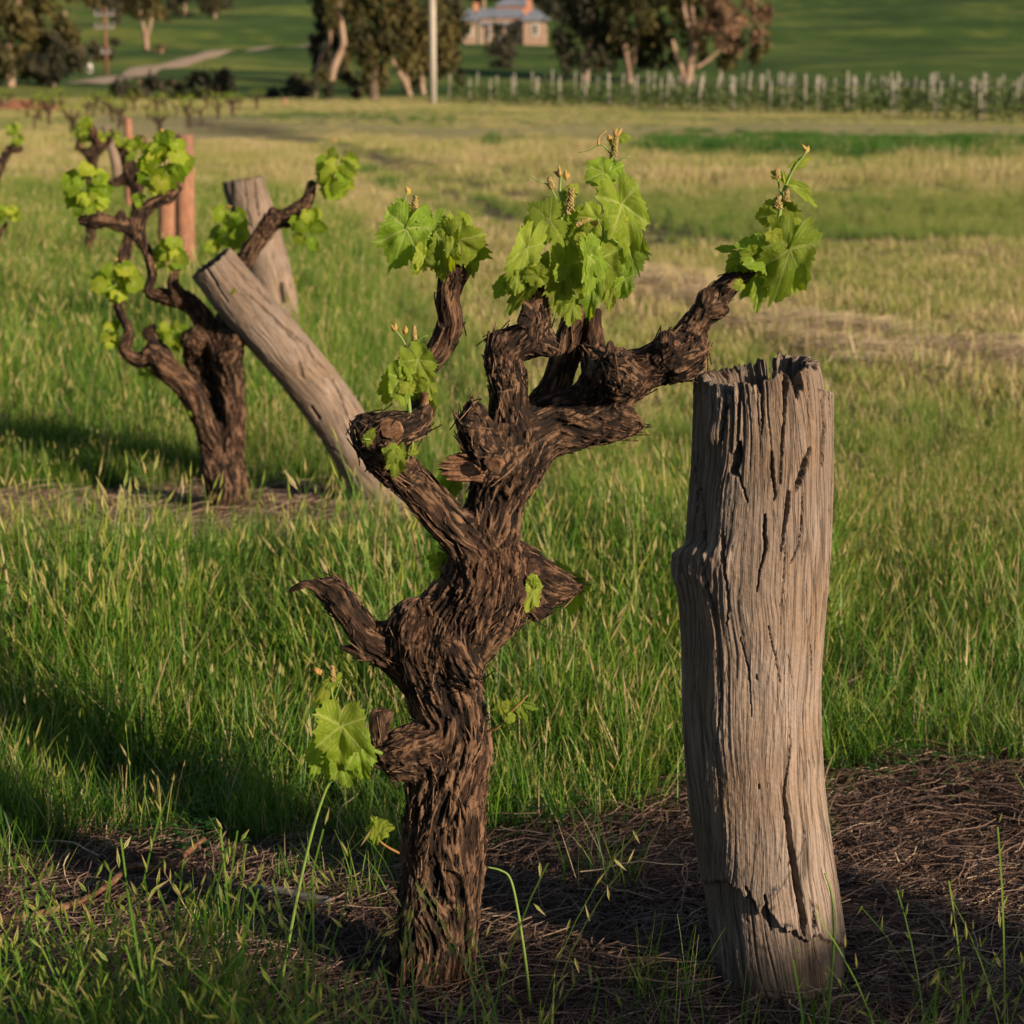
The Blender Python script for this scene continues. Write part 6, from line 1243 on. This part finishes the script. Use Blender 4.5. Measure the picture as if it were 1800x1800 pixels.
tree('dark gum with red-brown trunk right of the house', (1030, 144), [[(1029, 150, 7), (1031, 120, 6), (1034, 85, 6), (1045, 50, 5), (1040, 10, 4)], [(1036, 70, 4), (1060, 50, 4), (1042, 30, 3)]], [(1000, 40, 40, 60, 1), (1050, 20, 50, 55, 1), (990, 85, 24, 35, 1), (1050, 85, 34, 35, 1), (1020, 0, 50, 40, 1), (1070, 60, 30, 50, 1)], MM, seed=24)
tree('gum with short stout orange trunk in the middle of the right group', (1107, 146), [[(1107, 150, 9), (1106, 120, 7), (1101, 95, 6), (1095, 60, 5), (1100, 10, 4)], [(1108, 120, 6), (1114, 95, 6), (1120, 60, 5), (1118, 20, 4)]], [(1110, 30, 42, 50, 0, -1), (1130, 60, 34, 40, 0, 1), (1085, 60, 30, 40, 1, 1), (1145, 90, 30, 30, 1, 2), (1110, -10, 50, 30, 0)], MM, seed=25)
tree('gum with white multiple trunk and pinkish right crown nearest the trellis', (1208, 148), [[(1207, 152, 9), (1212, 120, 8), (1217, 90, 7), (1220, 50, 5), (1215, 10, 4)], [(1203, 150, 8), (1198, 120, 5), (1188, 95, 4), (1182, 70, 3)], [(1222, 120, 4), (1245, 105, 3), (1268, 85, 3)], [(1213, 60, 4), (1205, 30, 4), (1200, 0, 3)]],
     [(1190, 30, 45, 50, 0, 1), (1170, 70, 34, 40, 0, 2), (1225, 20, 40, 45, 0, 1), (1262, 30, 38, 40, 2, -.5), (1310, 50, 38, 40, 2), (1300, 80, 38, 36, 0, 1), (1260, 85, 28, 30, 0, 1), (1335, 70, 16, 25, 0, .5), (1280, -5, 40, 26, 2), (1215, -15, 50, 30, 0), (1275, 62, 22, 26, 2, -1.5)], MM, seed=26)
tree('dark tree mass behind the house roof at the top', (850, 20), [[(850, 40, 3), (850, 10, 3), (850, -20, 2)]], [(810, -5, 34, 26, 1), (850, -20, 40, 20, 1), (975, -5, 40, 30, 1), (900, -34, 60, 20, 1)], MM, seed=27, leafs=.3, Y=YH + 30)

# mound of red earth, small white box, posts at the field edge
p = ground_hit(38, 192, 60); g_, h_ = np.meshgrid(np.linspace(0, 1, 12), np.linspace(0, 2 * math.pi, 28, endpoint=False), indexing='ij'); xx = p[0] + np.cos(h_) * (1 - g_) * 1.6 * (1 + .2 * np.sin(h_ * 3)); yy = p[1] + np.sin(h_) * (1 - g_) * 1.3
zz = terrain(xx, yy) - .03 + .38 * np.sin(g_ * 1.57) * (1 + .25 * pn(xx * 3, yy * 3, 1)); V = np.stack([xx, yy, zz], -1).reshape(-1, 3); i = np.arange(11)[:, None] * 28; j = np.arange(28)[None]; j2 = (j + 1) % 28
single('earth_mound', V, np.stack([i + j, i + j2, i + 28 + j2, i + 28 + j], -1).reshape(-1, 4), plain('red_earth', (0.17, 0.065, 0.035), (0.26, 0.11, 0.06), 4, .95, bump=.03), p, 'low mound of bare red earth at the far left beyond the vine rows', 'mound')
p = ground_hit(157, 128, 100); mb = MB(); mb.tube([[p[0], p[1], p[2] - .1], [p[0], p[1], p[2] + .5], [p[0], p[1], p[2] + .7]], [.26, .25, .16], 12); mb.tube([[p[0], p[1], p[2] + .68], [p[0], p[1], p[2] + .8]], [.07, .07], 8); V, P, a = mb.get(); single('water_tank', V, P, M_WHITE, p, 'small white tank on the grass beside the brown power pole', 'tank')
for k, (px, py, hh, lb) in enumerate([(404, 193, 15, 'short pale stake at the right end of the far vine rows'), (501, 186, 14, 'short reddish stake at the foot of the bushes left of the big gum'), (246, 155, 16, 'short brown stake between the hedge bushes')]):
    p = ground_hit(px, py, 50); z1 = at(px, py - hh, p[1])[2]; mb = MB(); mb.tube([[p[0], p[1], p[2] - .1], [p[0], p[1], z1]], [.07, .065], 8); V, P, a = mb.get(); single('stake', V, P, M_TP if k == 0 else M_RED, p, lb, 'stake', attrs={'h': a + .5, 'bk': V})

# ------------------------------------------------------------------ fallen twigs, grass stalks
def ground_curve(pts, r0, r1, lift=.034):
    c = []
    for q in pts:
        g_ = ground_hit(q[0], q[1], 1.5, 12); c.append([g_[0], g_[1], g_[2] + lift + (q[2] if len(q) > 2 else 0)])
    return curve(c, 30), np.linspace(r0, r1, 30)
c, rr_ = ground_curve([(-40, 1660), (60, 1645), (150, 1618), (195, 1600, .01), (235, 1578, .02), (290, 1572, .01), (340, 1545, .02), (362, 1538, .03)], .0065, .004); mb = MB(); mb.tube(c, rr_ * (1 + .15 * np.sin(np.arange(30) * 1.1)), 8, True, 0, .1); V, P, a = mb.get()
single('fallen_cane', V, P, M_CUT, c[0], 'long crooked brown pruned cane lying on the mulch at lower left', 'twig')
c, rr_ = ground_curve([(432, 1598), (480, 1600), (530, 1610), (580, 1620)], .0055, .0065); mb = MB(); mb.tube(c, rr_, 8, True, 0, .08); V, P, a = mb.get()
single('fallen_cane', V, P, plain('grey_twig', (0.10, 0.095, 0.09), (0.17, 0.155, 0.14), 80, .9), c[0], 'short straight grey twig on the mulch left of the front vine', 'twig')
def stalk(label, pts, Y, r0, r1):
    c = curve(P3(Y, pts), 26); c[0][2] = min(c[0][2], gz(c[0][0], c[0][1])); mb = MB(); mb.tube(c, np.linspace(r0, r1, 26), 6); V, P, a = mb.get(); single('grass_stalk', V, P, M_STEM, (c[0][0], c[0][1], gz(c[0][0], c[0][1])), label, 'grass stalk')
stalk('long pale green stalk leaning up to the bright leaves left of the front vine', [(492, 1740), (510, 1640), (530, 1540), (552, 1450), (572, 1390), (584, 1370)], 2.80, .0028, .0018)
stalk('single green stalk standing right of the front vine trunk', [(934, 1790), (925, 1700), (910, 1600), (897, 1545), (880, 1530), (856, 1524)], 2.75, .0026, .0012)
stalk('upright green stalk crossing the foot of the thick post', [(1452, 1810), (1460, 1730), (1466, 1640), (1462, 1575), (1450, 1535)], 2.55, .0024, .0012)

# ------------------------------------------------------------------ leafy hedge added out of view as a blocker, to shade the foreground
def hedge(label, c0, c1, zt, seed, name='shade_blocker'):
    r = np.random.RandomState(seed); c0, c1 = np.array(c0), np.array(c1); Ln = np.linalg.norm(c1 - c0); d = (c1 - c0) / Ln; nr = np.array([-d[1], d[0]]); cc = (c0 + c1) / 2
    R = root(name, (cc[0], cc[1], 0), label, 'shade_blocker'); n = int(Ln * 2600 * zt); u_ = r.uniform(0, Ln, n); top = zt * (1 + .07 * pn(u_ * 1.1, 0.5, seed) + .05 * pn(u_ * 4, .5, seed)); top = top + .13 * sstep(4.35, 3.8, u_); z = top * (r.uniform(0, 1, n) ** .7); w = r.normal(0, .2, n)
    P_ = np.column_stack([c0[0] + d[0] * u_ + nr[0] * w, c0[1] + d[1] * u_ + nr[1] * w, z])
    nn = r.normal(0, 1, (n, 3)); nn /= np.linalg.norm(nn, axis=1)[:, None]; u = np.cross(nn, r.normal(0, 1, (n, 3))); u /= np.linalg.norm(u, axis=1)[:, None]; v = np.cross(nn, u); s = r.uniform(.03, .06, n)[:, None]
    V = np.stack([P_ - u * s, P_ - v * s * .6, P_ + u * s, P_ + v * s * .6], 1).reshape(-1, 3); child('foliage', V, np.arange(len(V)).reshape(-1, 4), R, M_DKF, False, {'tint': np.repeat(r.uniform(0, 1, n), 4)})
    for k in range(int(Ln / 1.2)): mb = MB(); q = c0 + d * (.6 + k * 1.2); mb.tube([[q[0], q[1], -.05], [q[0] + .03, q[1], zt * .4], [q[0], q[1], zt * .8]], [.05, .045, .03], 8, True, 0, .1); mb.child('stem', R, M_TRKD)
hx, hy = math.sin(SUN_AZ), math.cos(SUN_AZ); c_ = np.array([0.2, 2.9]) + 8.0 * np.array([hx, hy]); dd = np.array([-hy, hx])
hedge('leafy hedge added out of view beside the camera to shade the mulch', c_ - dd * 4.5, c_ + dd * 0.5, 0.12 + 8.0 * math.tan(SUN_EL), 3)
